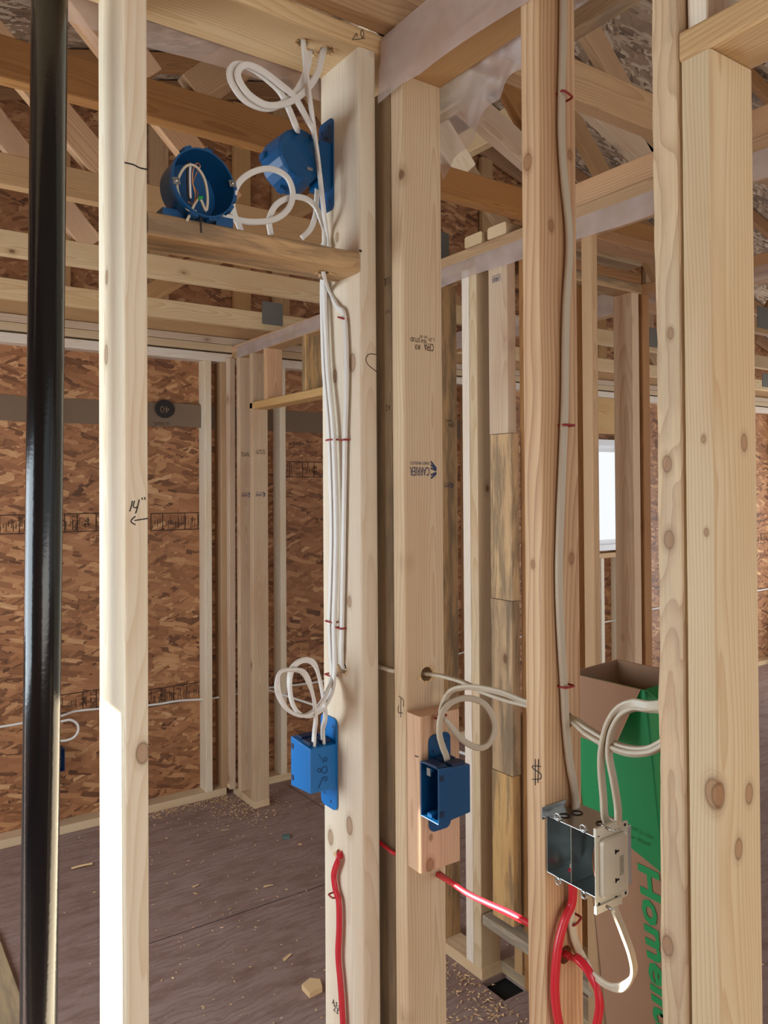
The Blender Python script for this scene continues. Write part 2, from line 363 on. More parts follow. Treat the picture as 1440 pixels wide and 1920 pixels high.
def catmull(pts, n=8):
    pts = [V(p) for p in pts]; P = [pts[0] * 2 - pts[1]] + pts + [pts[-1] * 2 - pts[-2]]; out = []
    for i in range(1, len(P) - 2):
        for k in range(n):
            t = k / n; a, b, c, d = P[i - 1], P[i], P[i + 1], P[i + 2]
            out.append(0.5 * ((2 * b) + (c - a) * t + (2 * a - 5 * b + 4 * c - d) * t * t + (3 * b - a - 3 * c + d) * t ** 3))
    out.append(P[-2]); return out
def sweep_bm(pts, prof, up, n=8, bm=None):
    if bm is None: bm = bmesh.new()
    cv = catmull(pts, n); rings = []; up = V(up); prev = None
    for i, p in enumerate(cv):
        tn = (cv[min(i + 1, len(cv) - 1)] - cv[max(i - 1, 0)]).normalized()
        u = up if prev is None else prev
        s = tn.cross(u)
        if s.length < 1e-4: s = tn.cross(V((0.31, 0.52, 0.79)))
        s.normalize(); nn = s.cross(tn).normalized(); prev = (nn * 0.8 + up * 0.2).normalized() if prev is not None else nn
        rings.append([bm.verts.new(p + s * a + nn * b) for a, b in prof])
    m = len(prof)
    for i in range(len(rings) - 1):
        for k in range(m): bm.faces.new((rings[i][k], rings[i][(k + 1) % m], rings[i + 1][(k + 1) % m], rings[i + 1][k]))
    bm.faces.new(list(reversed(rings[0]))); bm.faces.new(rings[-1]); return bm
def circ(r, n=10): return [(r * math.cos(2 * math.pi * k / n), r * math.sin(2 * math.pi * k / n)) for k in range(n)]
def nmb(w_, h_):
    """flat two-wire cable outline with a slight waist"""
    o = []
    for k in range(16):
        a = 2 * math.pi * k / 16; x = w_ * math.copysign(abs(math.cos(a)) ** 0.7, math.cos(a)); y = h_ * math.copysign(abs(math.sin(a)) ** 0.7, math.sin(a))
        y *= 0.62 + 0.38 * min(1, abs(x) / (w_ * 0.45)); o.append((x, y))
    return o
def cable(name, pts, mat, label, cat, w_=0.0056, h_=0.0034, up=(0, -1, 0), parent=None, n=8, group=None):
    bm = sweep_bm(pts, nmb(w_, h_) if h_ != w_ else circ(w_), up, n)
    o = link(name, bm, mat, parent, smooth=True)
    if label: tag(o, label, cat, group)
    return o
def staple(p, right, out, half=0.0085, label=None, mat=None, h=0.0085):
    p, r, o_ = V(p), V(right).normalized(), V(out).normalized()
    pts = [p - r * half - o_ * 0.004, p - r * half + o_ * h * .7, p - r * half * .7 + o_ * h, p + r * half * .7 + o_ * h, p + r * half + o_ * h * .7, p + r * half - o_ * 0.004]
    o = link('cable_staple', sweep_bm(pts, circ(0.0017, 8), (0, 0, 1), 4), mat or STAPLE, None, True)
    return tag(o, label, 'staple')
def stamp(parent, name, s, c, xd, yd, width, mat, height=None, nrm=None, lift=0.0008, font_bold=False):
    cu = bpy.data.curves.new('t', 'FONT'); cu.body = s; cu.align_x = 'CENTER'; cu.align_y = 'CENTER'; cu.resolution_u = 2
    if font_bold: cu.offset = 0.03
    to = bpy.data.objects.new('t', cu); C.objects.link(to); bpy.context.view_layer.update()
    me = bpy.data.meshes.new_from_object(to.evaluated_get(bpy.context.evaluated_depsgraph_get())); bpy.data.objects.remove(to)
    xs = [v.co.x for v in me.vertices]; ys = [v.co.y for v in me.vertices]
    if not xs: return None
    sx = width / (max(xs) - min(xs)); sy = (height / (max(ys) - min(ys))) if height else sx
    mx, my = (max(xs) + min(xs)) / 2, (max(ys) + min(ys)) / 2
    c, xd, yd = V(c), V(xd).normalized(), V(yd).normalized(); nn = xd.cross(yd).normalized()
    for v in me.vertices: v.co = c + xd * (v.co.x - mx) * sx + yd * (v.co.y - my) * sy + nn * lift
    me.materials.clear(); me.materials.append(mat); me.name = name
    o = bpy.data.objects.new(name, me); C.objects.link(o)
    if parent: adopt(o, parent)
    return o
def faint_text(parent, name, c, xd, yd, width, height, n, mat, seed=1, lift=.0008):
    """a line of print too small to read in the photo: a row of short upright and flat marks"""
    rg = random.Random(seed); c, xd, yd = V(c), V(xd).normalized(), V(yd).normalized(); nn = xd.cross(yd).normalized(); bm = bmesh.new(); p = width / n
    for k in range(n):
        if rg.random() < .12: continue
        x0 = -width / 2 + k * p
        for (a, b, d, e) in ((x0, -height / 2, p * .22, height), (x0, rg.choice((-.5, 0, .38)) * height, p * .75, height * .16)):
            bm.faces.new([bm.verts.new(c + nn * lift + xd * q + yd * r) for q, r in ((a, b), (a + d, b), (a + d, b + e), (a, b + e))])
    return link(name, bm, mat, parent)
def stroke(parent, name, lines, nrm, mat=INK, r=0.0009, lift=0.0006):
    bm = bmesh.new(); nrm = V(nrm)
    for ln in lines:
        sweep_bm([V(p) + nrm * lift for p in ln], [(-r, 0), (-r, .0002), (r, .0002), (r, 0)], nrm, 4, bm)
    return link(name, bm, mat, parent)
def prism(pts, th, axis):
    """polygon (3-D points in a plane) given thickness along axis vector"""
    bm = bmesh.new(); a = [bm.verts.new(V(p)) for p in pts]; b = [bm.verts.new(V(p) + V(axis) * th) for p in pts]; n = len(a)
    bm.faces.new(a); bm.faces.new(list(reversed(b)))
    for k in range(n): bm.faces.new((a[k], b[k], b[(k + 1) % n], a[(k + 1) % n]))
    bmesh.ops.recalc_face_normals(bm, faces=bm.faces); return bm
X, Y, Z = V((1, 0, 0)), V((0, 1, 0)), V((0, 0, 1))

# ================================================================== THE SHELL
bm = box_bm(11.4, 10.0, 0.02, loc=(3.5, -0.6, -0.01)); flo = link('floor', bm, FLOOR); flo['kind'] = 'structure'
bore(flo, (1.846, 1.963, -0.2), (1.846, 1.963, 0.2), 0.078, 4, math.pi / 4)
tag(link('hole_blocker', box_bm(.18, .18, .3, loc=(1.846, 1.963, -.175)), DARK), 'dark block added under the square opening in the floor by the far wall plate', 'opening')  # solid block added below the hole so that no sky shows through
def sheet(name, x0, x1, z0, z1, y, th=0.011, mat=OSB, parent=None):
    o = link(name, box_bm(x1 - x0, th, z1 - z0), mat, parent); o.location = ((x0 + x1) / 2, y + th / 2, (z0 + z1) / 2); return o
# gable wall sheathing with the window opening
wx0, wx1, wz0, wz1 = 4.45, 5.22, 1.175, 2.045
bmw = bmesh.new()
for (a, b, c_, d) in ((-1.3, wx0, 0, 2.6), (wx1, 9.2, 0, 2.6), (wx0, wx1, 0, wz0), (wx0, wx1, wz1, 2.6), (-1.3, 9.2, 2.6, 4.6)):
    vv = [bmw.verts.new(p) for p in ((a, 4.15, c_), (b, 4.15, c_), (b, 4.15, d), (a, 4.15, d))]; bmw.faces.new(vv)
    vv = [bmw.verts.new(p) for p in ((a, 4.161, c_), (a, 4.161, d), (b, 4.161, d), (b, 4.161, c_))]; bmw.faces.new(vv)
wb = link('wall_back', bmw, OSB); wb['kind'] = 'structure'
# left wall (behind the left edge of the view) with an assumed tall opening, placed to let in and limit the low sun
bml = bmesh.new()
for (a, b, c_, d) in ((-3.2, -1.0, 0, 3.4), (-1.0, 2.40, 0, 3.4), (2.83, 4.15, 0, 3.4), (2.40, 2.83, 1.982, 3.4)):
    xx = -1.1
    vv = [bml.verts.new(p) for p in ((xx, a, c_), (xx, b, c_), (xx, b, d), (xx, a, d))]; bml.faces.new(vv)
    vv = [bml.verts.new(p) for p in ((xx - .012, a, c_), (xx - .012, a, d), (xx - .012, b, d), (xx - .012, b, c_))]; bml.faces.new(vv)
wl = link('wall_left', bml, OSB); wl['kind'] = 'structure'
# roof deck: two slopes falling from a ridge that runs parallel to Y
RX, RZ, SL = 3.0, 4.3, 0.28
for s_, xe in ((-1, -1.7), (1, 9.2)):
    L = abs(xe - RX); LL = L * math.sqrt(1 + SL * SL)
    bmr = box_bm(LL, 0.011, 7.6); o = link('ceiling', bmr, OSBR); o['kind'] = 'structure'
    # local XZ plane -> sloping deck
    ux = V((s_, 0, -SL)).normalized(); uz = Y; uy = uz.cross(ux)
    m4 = Matrix((ux, uy, uz)).transposed().to_4x4(); m4.translation = V((RX, 0, RZ)) + ux * LL / 2 + V((0, 0.7, 0)); o.matrix_basis = m4
# window in the gable wall
fr = bpy.data.objects.new('window_1', None); C.objects.link(fr); fr.location = ((wx0 + wx1) / 2, 4.12, (wz0 + wz1) / 2); fr['kind'] = 'structure'
bm = bmesh.new(); t_ = 0.045
for (a, b, c_, d) in ((wx0, wx1, wz0, wz0 + t_), (wx0, wx1, wz1 - t_, wz1), (wx0, wx0 + t_, wz0 + t_, wz1 - t_), (wx1 - t_, wx1, wz0 + t_, wz1 - t_)):
    box_bm(b - a, 0.08, d - c_, bm=bm, loc=((a + b) / 2, 4.13, (c_ + d) / 2))
link('window_frame', bm, VINYL, fr)
bm = bmesh.new()
for (a, b, c_, d) in ((wx0 + t_, wx1 - t_, wz0 + t_, wz0 + t_ + .04), (wx0 + t_, wx1 - t_, wz1 - t_ - .05, wz1 - t_)):
    box_bm(b - a, 0.04, d - c_, bm=bm, loc=((a + b) / 2, 4.14, (c_ + d) / 2))
link('window_sash', bm, VINYL, fr)
link('window_pane', box_bm(wx1 - wx0 - .09, 0.004, wz1 - wz0 - .09, loc=((wx0 + wx1) / 2, 4.145, (wz0 + wz1) / 2)), GLASS, fr)

# ================================================================== NEAR WALL (2x6, with the blue boxes)
s1 = board('wall_stud', .356, .394, 1.198, 1.338, 0.038, 2.475, W['white'], 'pale stud in direct sun, marked 14 inches, right of the black pipe', bev=.006)
s2 = board('wall_stud', .782, .820, 1.198, 1.338, 0.038, 2.475, W['white'], 'pale stud carrying the stapled white cables and the blue switch box', bev=.006)
blk = board('blocking_board', .394, .782, 1.198, 1.287, 2.061, 2.099, W['stained'], 'short horizontal block between two studs under the round blue box', 'board', bev=.008, rough=.04)
tp = board('top_plate', -1.0, .915, 1.198, 1.338, 2.475, 2.513, W['cream'], 'pale top plate with drilled cable holes, at top centre above the blue boxes', 'board', bev=.005)
board('bottom_plate', -1.0, .828, 1.198, 1.338, 0, .038, W['cream'], 'bottom plate under the stud with the stapled white cables', 'board')
# weathered stud seen in the gap
sw = board('wall_stud', .836, .874, 1.176, 1.262, .038, 2.408, W['grey'], 'grey weathered stud in the narrow gap right of the white cables', bev=.003)
# ------------------------------------------------------------------ near cross wall (2x4)
s3 = board('wall_stud', .83, .919, 1.130, 1.168, .038, 2.408, W['cream'], 'centre stud with upside-down blue and black mill stamps', bev=.005)
s4 = board('wall_stud', .83, .909, .798, .836, .038, 2.408, W['grain'], 'bold grained stud carrying the single long cable and the steel box', bev=.005)
s5 = board('wall_stud', .83, .919, .570, .608, .038, 2.408, W['wavy'], 'rough edged king stud with grey knots, left one of the right-hand pair', bev=.006, rough=.07, seed=3)
s6 = board('wall_stud', .83, .919, .528, .567, .038, 2.175, W['cream'], 'wide clean stud under the header at the far right', bev=.004)
hd = board('door_header', .83, .919, -1.2, .568, 2.176, 2.214, W['yellow'], 'flat header board resting on the far right stud', 'board', bev=.006)
board('wall_stud', .83, .919, .440, .478, 2.214, 2.408, W['brown'], 'short brown cripple stud above the header at the top right', 'stud')
board('wall_stud', .845, .919, .540, .568, 2.214, 2.408, W['white'], 'pale sliver of cripple stud beside the rough king stud, above the header', 'stud')
wp1 = board('top_plate', .83, .919, -1.2, 1.176, 2.408, 2.453, W['tan'], 'plastic wrapped lower top plate running to the upper right', 'board')
wp2 = board('top_plate', .83, .919, -1.2, 1.197, 2.453, 2.501, W['tan'], 'plastic wrapped upper top plate running to the upper right', 'board')
board('bottom_plate', .83, .919, .53, 1.198, 0, .038, W['cream'], 'bottom plate under the steel box stud', 'board')
bc = board('mounting_block', .83, .919, 1.089, 1.130, 1.003, 1.273, W['pink'], 'short block nailed to the centre stud, holding the open blue box', 'board', bev=.004)
def knotted(o, pts, **k):
    inv = wm(o).inverted(); o.data.materials[0] = wood(o.name + '_wood', kn=[tuple(inv @ p) + (r_ * .66,) for p, r_ in pts], **k)
knotted(s1, [(ony(268, 1412, 1.198), .016), (onx(199, 665, .356), .015), (onx(200, 520, .356), .011)], light=srgb(232, 220, 196), dark=srgb(204, 176, 138), contrast=0.5, knots=.3)
knotted(s2, [(onx(661, 680, .782), .016), (onx(620, 1570, .782), .014), (onx(655, 1548, .782), .016), (onx(628, 705, .782), .012), (onx(632, 445, .782), .009), (onx(655, 1128, .782), .010)], light=srgb(232, 220, 196), dark=srgb(204, 176, 138), contrast=0.5, knots=.3)
knotted(s4, [(onx(989, 304, .83), .012), (ony(1033, 423, .798), .008), (ony(1068, 290, .798), .007), (ony(1072, 1047, .798), .008), (onx(999, 1058, .83), .006)], light=srgb(214, 178, 134), dark=srgb(156, 102, 62), rings=46, contrast=0.7, knots=.25, shift=.12)
knotted(s5, [(onx(1249, 870, .83), .010), (onx(1253, 1012, .83), .011), (onx(1252, 1772, .83), .012), (onx(1255, 625, .83), .007)], light=srgb(214, 184, 138), dark=srgb(158, 110, 66), rings=70, contrast=0.5, knots=0.4, shift=0.10, grey=0.22, warp=0.075)
knotted(s6, [(onx(1338, 1488, .83), .017), (ony(1350, 1492, .528), .014), (ony(1405, 1488, .528), .012), (ony(1385, 1592, .528), .012), (ony(1396, 830, .528), .010), (onx(1319, 823, .83), .005), (onx(1324, 998, .83), .005)], light=srgb(216, 194, 158), dark=srgb(182, 146, 104), contrast=0.55, knots=.25)
knotted(bc, [(ony(806, 1622, 1.089), .011), (ony(808, 1570, 1.089), .005)], light=srgb(220, 176, 134), dark=srgb(176, 122, 82), contrast=0.5, knots=.2)
# drilled holes
hs2 = onx(643, 1253, .782); bore(s2, (.77, hs2.y, hs2.z), (.83, hs2.y - .01, hs2.z), .011)
hr2 = onx(636, 1603, .782); bore(s2, (.77, hr2.y, hr2.z), (.83, hr2.y, hr2.z), .010)
hs3 = ony(800, 1264, 1.130); bore(s3, (hs3.x, 1.1, hs3.z), (hs3.x, 1.2, hs3.z), .013)
hs4 = ony(1064, 1352, .798); bore(s4, (hs4.x, .78, hs4.z), (hs4.x, .85, hs4.z), .012)
hr4 = ony(1060, 1790, .798); bore(s4, (hr4.x, .78, hr4.z), (hr4.x, .85, hr4.z), .013)
hp = [onz(568, 80, 2.475), onz(580, 99, 2.475), onz(613, 94, 2.475)]
for p, r_ in zip(hp, (.014, .012, .014)): bore(tp, p - Z * .02, p + Z * .03, r_)
hb = onz(606, 511, 2.061); bore(blk, hb - Z * .01, hb + Z * .06, .011)
def chips(parent, centre, nrm, r0, n, seed):
    rg = random.Random(seed); bm = bmesh.new(); nrm = V(nrm).normalized(); a = nrm.orthogonal().normalized(); b = nrm.cross(a)
    for k in range(n):
        an = rg.uniform(0, 6.28); d = a * math.cos(an) + b * math.sin(an); sd_ = nrm.cross(d); p = V(centre) + d * r0 * rg.uniform(.9, 1.1)
        L = rg.uniform(.003, .009); w_ = rg.uniform(.0015, .003); up_ = nrm * rg.uniform(.001, .005)
        vv = [bm.verts.new(q) for q in (p - sd_ * w_, p + sd_ * w_, p + d * L + sd_ * w_ * .3 + up_, p + d * L * .8 - sd_ * w_ + up_ * .7, p - sd_ * w_ + nrm * .0008, p + sd_ * w_ + nrm * .0008)]
        bm.faces.new((vv[0], vv[1], vv[2], vv[3])); bm.faces.new((vv[4], vv[3], vv[2], vv[5])); bm.faces.new((vv[0], vv[3], vv[4])); bm.faces.new((vv[1], vv[5], vv[2]))
    o = link('splinters', bm, CHIP, parent); return o
for k, (q, c_, nn, r_) in enumerate(((tp, hp[0], -Z, .011), (tp, hp[1], -Z, .010), (tp, hp[2], -Z, .012), (blk, hb, -Z, .011), (s3, hs3, -Y, .013), (s2, (.782, hs2.y, hs2.z), -X, .011), (s2, (.782, hr2.y, hr2.z), -X, .010))):
    chips(q, c_, nn, r_, 14, k)

# mill stamps (printed upside down on the boards) and hand-written marks
def mill(par, cxp, cyp, plane, yc, wd, col=INKBL, txt='CARRIER', sub='FOREST PRODUCTS'):
    c0 = ony(cxp, cyp, yc)
    stamp(par, 'mill_stamp', txt, c0, -X, -Z, wd, col, wd * .36, lift=.0008)
    stamp(par, 'mill_stamp', sub, c0 + Z * wd * .34, -X, -Z, wd * .98, col, wd * .12)
    cc = c0 + X * wd * .62
    stroke(par, 'mill_logo', [[cc + V((-.002 + dx, 0, wd * k)), cc + V((.012 * wd / .05 + dx, 0, wd * k * .3))] for k in (-.28, -.14, .14, .28, .42) for dx in (0, )], -Y, col, r=wd * .035)
mill(s3, 787, 884, 1, 1.130, .044)
stamp(s3, 'grade_stamp', 'CFPA', ony(804, 651, 1.130), -X, -Z, .022, INKBR, .014)
stamp(s3, 'grade_stamp', '83', ony(783, 651, 1.130), -X, -Z, .011, INKBR, .009)
stamp(s3, 'grade_stamp', 'STUD', ony(778, 637, 1.130), -X, -Z, .021, INKBR, .008)
stamp(s3, 'grade_stamp', 'NLGA', ony(794, 640, 1.130), -X, -Z, .012, INKBR, .006)
faint_text(s3, 'grade_stamp', ony(808, 637, 1.130), -X, -Z, .014, .006, 5, INKBR, 2)
faint_text(s3, 'grade_stamp', ony(793, 632, 1.130), -X, -Z, .018, .005, 7, INKBR, 4)
stamp(sw, 'grade_stamp', '1.UL', onx(726, 528, .836), Y, -Z, .020, INKBR, .014)
faint_text(sw, 'grade_stamp', onx(728, 585, .836), -Y, -Z, .016, .006, 6, INKBR, 9, -.0008)
stamp(sw, 'grade_stamp', 'A 2', onx(728, 765, .836), Y, -Z, .014, INKBR, .010)
P1 = lambda a, b: ony(a, b, 1.198)
stroke(s1, 'pencil_mark', [[P1(243, 959), P1(246, 950), P1(248, 939)], [P1(252, 939), P1(250, 950), P1(255, 952), P1(257, 950)], [P1(261, 937), P1(258, 950), P1(254, 963)],
    [P1(266, 933), P1(267, 937)], [P1(271, 932), P1(272, 937)], [P1(277, 972), P1(265, 974), P1(252, 976)], [P1(254, 968), P1(247, 974), P1(246, 979), P1(254, 984)]], -Y, r=.00085)
stroke(s1, 'pencil_mark', [[P1(233, 305), P1(250, 309), P1(262, 315), P1(277, 318)]], -Y, r=.0011)
stroke(blk, 'pencil_mark', [[P1(376, 408), P1(377, 437)]], -Y, r=.0011, lift=.0012)
stroke(s2, 'pencil_mark', [[P1(673, 470), P1(678, 471)]], -Y, r=.002)
stroke(s2, 'pencil_mark', [[P1(706, 665), P1(692, 664), P1(686, 673), P1(690, 684), P1(706, 697)]], -Y, INKBR, r=.0007)
stroke(tp, 'pencil_mark', [[P1(660, 76), P1(668, 63), P1(669, 70)], [P1(663, 74), P1(677, 73), P1(682, 66), P1(679, 56), P1(676, 62), P1(679, 71), P1(684, 73)]], -Y, r=.0006)
stroke(s3, 'pencil_mark', [[onx(748, 1322, .83), onx(747, 1335, .83), onx(755, 1337, .83)], [onx(752, 1310, .83), onx(752, 1345, .83)], [onx(748, 1305, .83), onx(756, 1312, .83), onx(757, 1325, .83)]], -X, r=.0006)
Q4 = lambda a, b: onx(a, b, .83)
stroke(s4, 'pencil_mark', [[Q4(1015, 1437), Q4(1000, 1436), Q4(1000, 1441), Q4(1014, 1451), Q4(1013, 1460), Q4(998, 1461)], [Q4(1004, 1423), Q4(1004, 1472)], [Q4(1010, 1423), Q4(1009, 1468)]], -X, r=.0006)
stroke(bc, 'pencil_mark', [[onx(778, 1417, .83), onx(785, 1419, .83)]], -X, r=.001)
stamp(s2, 'ink_stamp', 'A.F.P', onx(631, 1884, .782), -Y, Z, .030, INK, .011)
stamp(s2, 'ink_stamp', '23   2', onx(637, 1900, .782), -Y, Z, .045, INK, .011)

# ================================================================== ROUND STACK PIPE
pt, pb = V((.272, 1.27, 2.62)), V((.243, 1.27, 0.0))
bm = bmesh.new(); bmesh.ops.create_cone(bm, cap_ends=True, segments=48, radius1=.0262, radius2=.0262, depth=(pt - pb).length + .6)
q = (pt - pb).to_track_quat('Z', 'Y').to_matrix().to_4x4(); m4 = Matrix.Translation((pt + pb) / 2 + V((0, 0, .25))) @ q
for v in bm.verts: v.co = m4 @ v.co
PIPE = tag(link('drain_pipe', bm, ABS, None, True), 'tall vertical black plastic drain pipe at the left', 'pipe')

# ================================================================== POLY SHEETS
def drape(name, fn, nu, nv, label, group=None):
    bm = bmesh.new(); g = [[bm.verts.new(fn(i / nu, j / nv)) for j in range(nv + 1)] for i in range(nu + 1)]
    for i in range(nu):
        for j in range(nv): bm.faces.new((g[i][j], g[i + 1][j], g[i + 1][j + 1], g[i][j + 1]))
    o = link(name, bm, POLY, None, True); return tag(o, label, 'plastic sheet', group)
def nz(a, b, c=0): return noise.noise(V((a, b, c)))
drape('plastic_sheet', lambda u, v: V((.825 - .008 * abs(nz(u * 9, v * 3)) - (.010 * v if u > .95 else 0), -1.1 + u * 2.285, 2.498 - v * (.125 + .02 * nz(u * 6, 3)))), 60, 8, 'clear plastic sheet folded over the top plate right of the ceiling corner')
drape('plastic_sheet', lambda u, v: V((.925 + .014 * nz(u * 9, v * 4) + .03 * v * v, .80 + u * .37, 2.47 - v * (.05 + .16 * u ** 1.6 + .03 * nz(u * 7, 9)))), 40, 14, 'loose clear plastic flap hanging behind the centre stud, with bright creases')
drape('plastic_sheet', lambda u, v: V((-.9 + u * 1.72, 1.343 + .006 * nz(u * 9, v * 2), 2.52 - v * (.085 + .025 * nz(u * 5, 1)))), 50, 6, 'greyish plastic strip hanging behind the drilled top plate')
drape('plastic_sheet', lambda u, v: V((-.9 + u * 1.80, 1.195 + .003 * nz(u * 9, v * 2), 2.606 - v * .090)), 40, 4, 'taupe plastic sheet over the truss above the drilled top plate')
drape('plastic_sheet', lambda u, v: V((.93 + u * .24, 1.155 + .003 * nz(u * 9, v * 2), 2.60 - v * (.066 + .01 * nz(u * 7, 2)))), 20, 4, 'thin plastic over the truss chord left of the bold grained stud')
def wplate_poly(u, v): return V((1.795 - .006 * abs(nz(u * 14, v * 3)), .7 + u * 3.28, 2.462 - .03 * max(0, u - .55) - v * (.066 + .012 * nz(u * 9, 5))))
drape('plastic_sheet', wplate_poly, 90, 5, 'long lavender grey plastic strip along the far top plate')

# ================================================================== FAR CROSS WALL at x = 1.80
DX = 1.80
board('top_plate', DX, 1.889, .6, 2.62, 2.463, 2.501, W['tan'], 'upper top plate of the far wall, right of the centre stud', 'board')
board('top_plate', DX, 1.889, .6, 2.62, 2.427, 2.463, W['tan'], 'lower top plate of the far wall behind plastic, right of the centre stud', 'board')
board('top_plate', DX, 1.889, 2.62, 4.06, 2.425, 2.463, W['pink'], 'upper top plate meeting the back wall at the room corner', 'board')
board('top_plate', DX, 1.889, 2.62, 4.06, 2.388, 2.425, W['tan'], 'lower top plate behind plastic at the room corner', 'board')
fs = lambda y0, y1, z0, z1, m, lb, **k: board('wall_stud', DX, 1.889, y0, y1, z0, z1, W[m], lb, **k)
fa = fs(2.240, 2.278, .038, 2.41, 'stained', 'dark knotted stud with small stamps just behind the centre stud', rough=.03)
fb = fs(2.070, 2.108, .038, 2.427, 'pale', 'white edged stud, left one of the far doubled pair', bev=.003)
fc = fs(2.030, 2.069, .038, 2.427, 'cream', 'stud doubled against the white edged stud, brown right side', bev=.003)
fd1 = board('cripple_board', DX, 1.838, 1.880, 1.969, 1.848, 2.427, W['spotty'], 'short pale upper board with small blue stamp, above the stained boards', 'board', bev=.002)
fd2 = board('cripple_board', DX, 1.838, 1.868, 1.969, 1.302, 1.846, W['stained'], 'mould stained board in the middle of the far stacked column', 'board', bev=.004, rough=.03)
fd3 = board('cripple_board', DX, 1.838, 1.870, 1.970, .735, 1.300, W['stained'], 'yellowish stained board, second from bottom in the far stacked column', 'board', bev=.004, rough=.03, seed=2)
fd4 = board('cripple_board', DX, 1.838, 1.872, 1.972, .25, .732, W['stained'], 'lowest board of the far stacked column', 'board', bev=.004, rough=.02, seed=5)
fe = board('wall_stud', 1.845, 1.934, 1.835, 1.873, .038, 2.427, W['brown'], 'brown stud right behind the far stacked boards', 'stud')
board('wall_stud', 1.889, 1.978, 1.925, 1.963, .038, .9, W['tan'], 'lower stud standing behind the floor opening', 'stud', bev=.003)
board('scrap_board', 1.80, 1.889, 1.55, 2.022, .19, .225, W['grey'], 'rough horizontal board end with two nails, low behind the bold grained stud', 'board', bev=.004, rough=.06)
fg = board('wall_stud', DX, 1.828, 1.530, 1.568, .038, 2.427, W['tan'], 'far door jamb stud just right of the bold grained stud')
board('bottom_plate', DX, 1.889, 2.026, 2.9, 0, .038, W['cream'], 'floor plate of the far wall ending beside the square floor opening', 'board', bev=.002)
board('bottom_plate', 1.889, 1.978, 1.50, 2.026, 0, .038, W['grey'], 'grey floor plate behind the square floor opening', 'board', bev=.002)
mill(fa, 839, 911, 1, 2.240, .030); stamp(fa, 'grade_stamp', 'CFPA', ony(846, 797, 2.240), -X, -Z, .028, INKBR, .014); faint_text(fa, 'grade_stamp', ony(842, 789, 2.240), -X, -Z, .034, .008, 8, INKBR, 14)
c0 = onx(931, 524, DX)
stamp(fd1, 'mill_stamp', 'CARRIER', c0, Y, -Z, .042, INKBL, .016); stamp(fd1, 'mill_stamp', 'FOREST PRODUCTS', c0 + Z * .013, Y, -Z, .042, INKBL, .005)
# room side of the same wall: jamb studs, header and cripples of the doorway
fh = fs(3.962, 4.000, .038, 2.39, 'spotty', 'corner stud with mill stamp, left of the far doorway')
fi = fs(3.798, 3.836, .036, 2.39, 'spotty', 'doorway jamb stud with mill stamp, left side of the far doorway')
board('wall_stud', 1.765, 1.80, 4.02, 4.058, .04, 2.39, W['spotty'], 'twisted board leaning in the room corner', 'stud', twist=.5, bev=.003)
mill(fh, 459, 929, 1, 3.962, .040); mill(fi, 486, 928, 1, 3.798, .040)
faint_text(fh, 'grade_stamp', ony(460, 852, 3.962), -X, -Z, .055, .022, 8, INKBR, 12); faint_text(fi, 'grade_stamp', ony(488, 847, 3.798), -X, -Z, .055, .022, 8, INKBR, 13)
board('bottom_plate', DX, 1.889, 3.797, 4.06, 0, .036, W['cream'], 'short floor plate under the doorway jamb stud', 'board', bev=.002)
board('door_header', DX, 1.889, 2.262, 3.838, 2.092, 2.130, W['yellow'], 'flat door header with short studs standing on it, in the far wall', 'board', bev=.005)
fs(3.628, 3.666, 2.130, 2.39, 'pink', 'knotty cripple stud above the far door header, nearest the corner')
fs(3.225, 3.263, 2.130, 2.39, 'stained', 'spotted cripple stud above the far door header, beside the white cables')
# ------------------------------------------------------------------ closet wall beyond
board('top_plate', 1.889, 2.475, 1.865, 1.954, 2.428, 2.466, W['brown'], 'upper plate of the closet front beyond the far wall', 'board')
board('top_plate', 1.889, 2.475, 1.865, 1.954, 2.390, 2.428, W['stained'], 'lower mould spotted plate of the closet front', 'board')
board('top_plate', 1.889, 2.475, 1.60, 1.689, 2.43, 2.468, W['brown'], 'brown ceiling board across the closet, nearer', 'board')
board('top_plate', 2.475, 2.564, .8, 1.954, 2.390, 2.428, W['brown'], 'side plate of the closet wall', 'board')
board('wall_stud', 2.19, 2.228, 1.865, 1.954, .038, 2.39, W['brown'], 'slim closet stud beside the bold grained stud', 'stud')
board('wall_stud', 2.42, 2.458, 1.865, 1.954, .038, 2.39, W['spotty'], 'pale closet stud with many nail holes, right of the window', 'stud')
board('wall_stud', 2.475, 2.513, 1.86, 1.949, .038, 2.39, W['brown'], 'reddish closet corner stud left of the rough king stud', 'stud')
board('bottom_plate', 2.20, 2.50, 1.865, 1.954, 0, .038, W['tan'], 'floor plate under the closet studs', 'board')
board('top_plate', 2.66, 2.75, 1.2, 4.05, 2.40, 2.44, W['tan'], 'plastic covered plate far beyond the closet', 'board')
drape('plastic_sheet', lambda u, v: V((2.652 - .01 * abs(nz(u * 9, v)), 1.3 + u * 2.6, 2.48 - v * (.09 + .02 * nz(u * 7, 4)))), 50, 4, 'crinkled plastic strip on the plate far beyond the closet')
board('wall_stud', 2.66, 2.75, 2.60, 2.638, .038, 2.40, W['brown'], 'shaded stud beyond the stacked boards', 'stud')

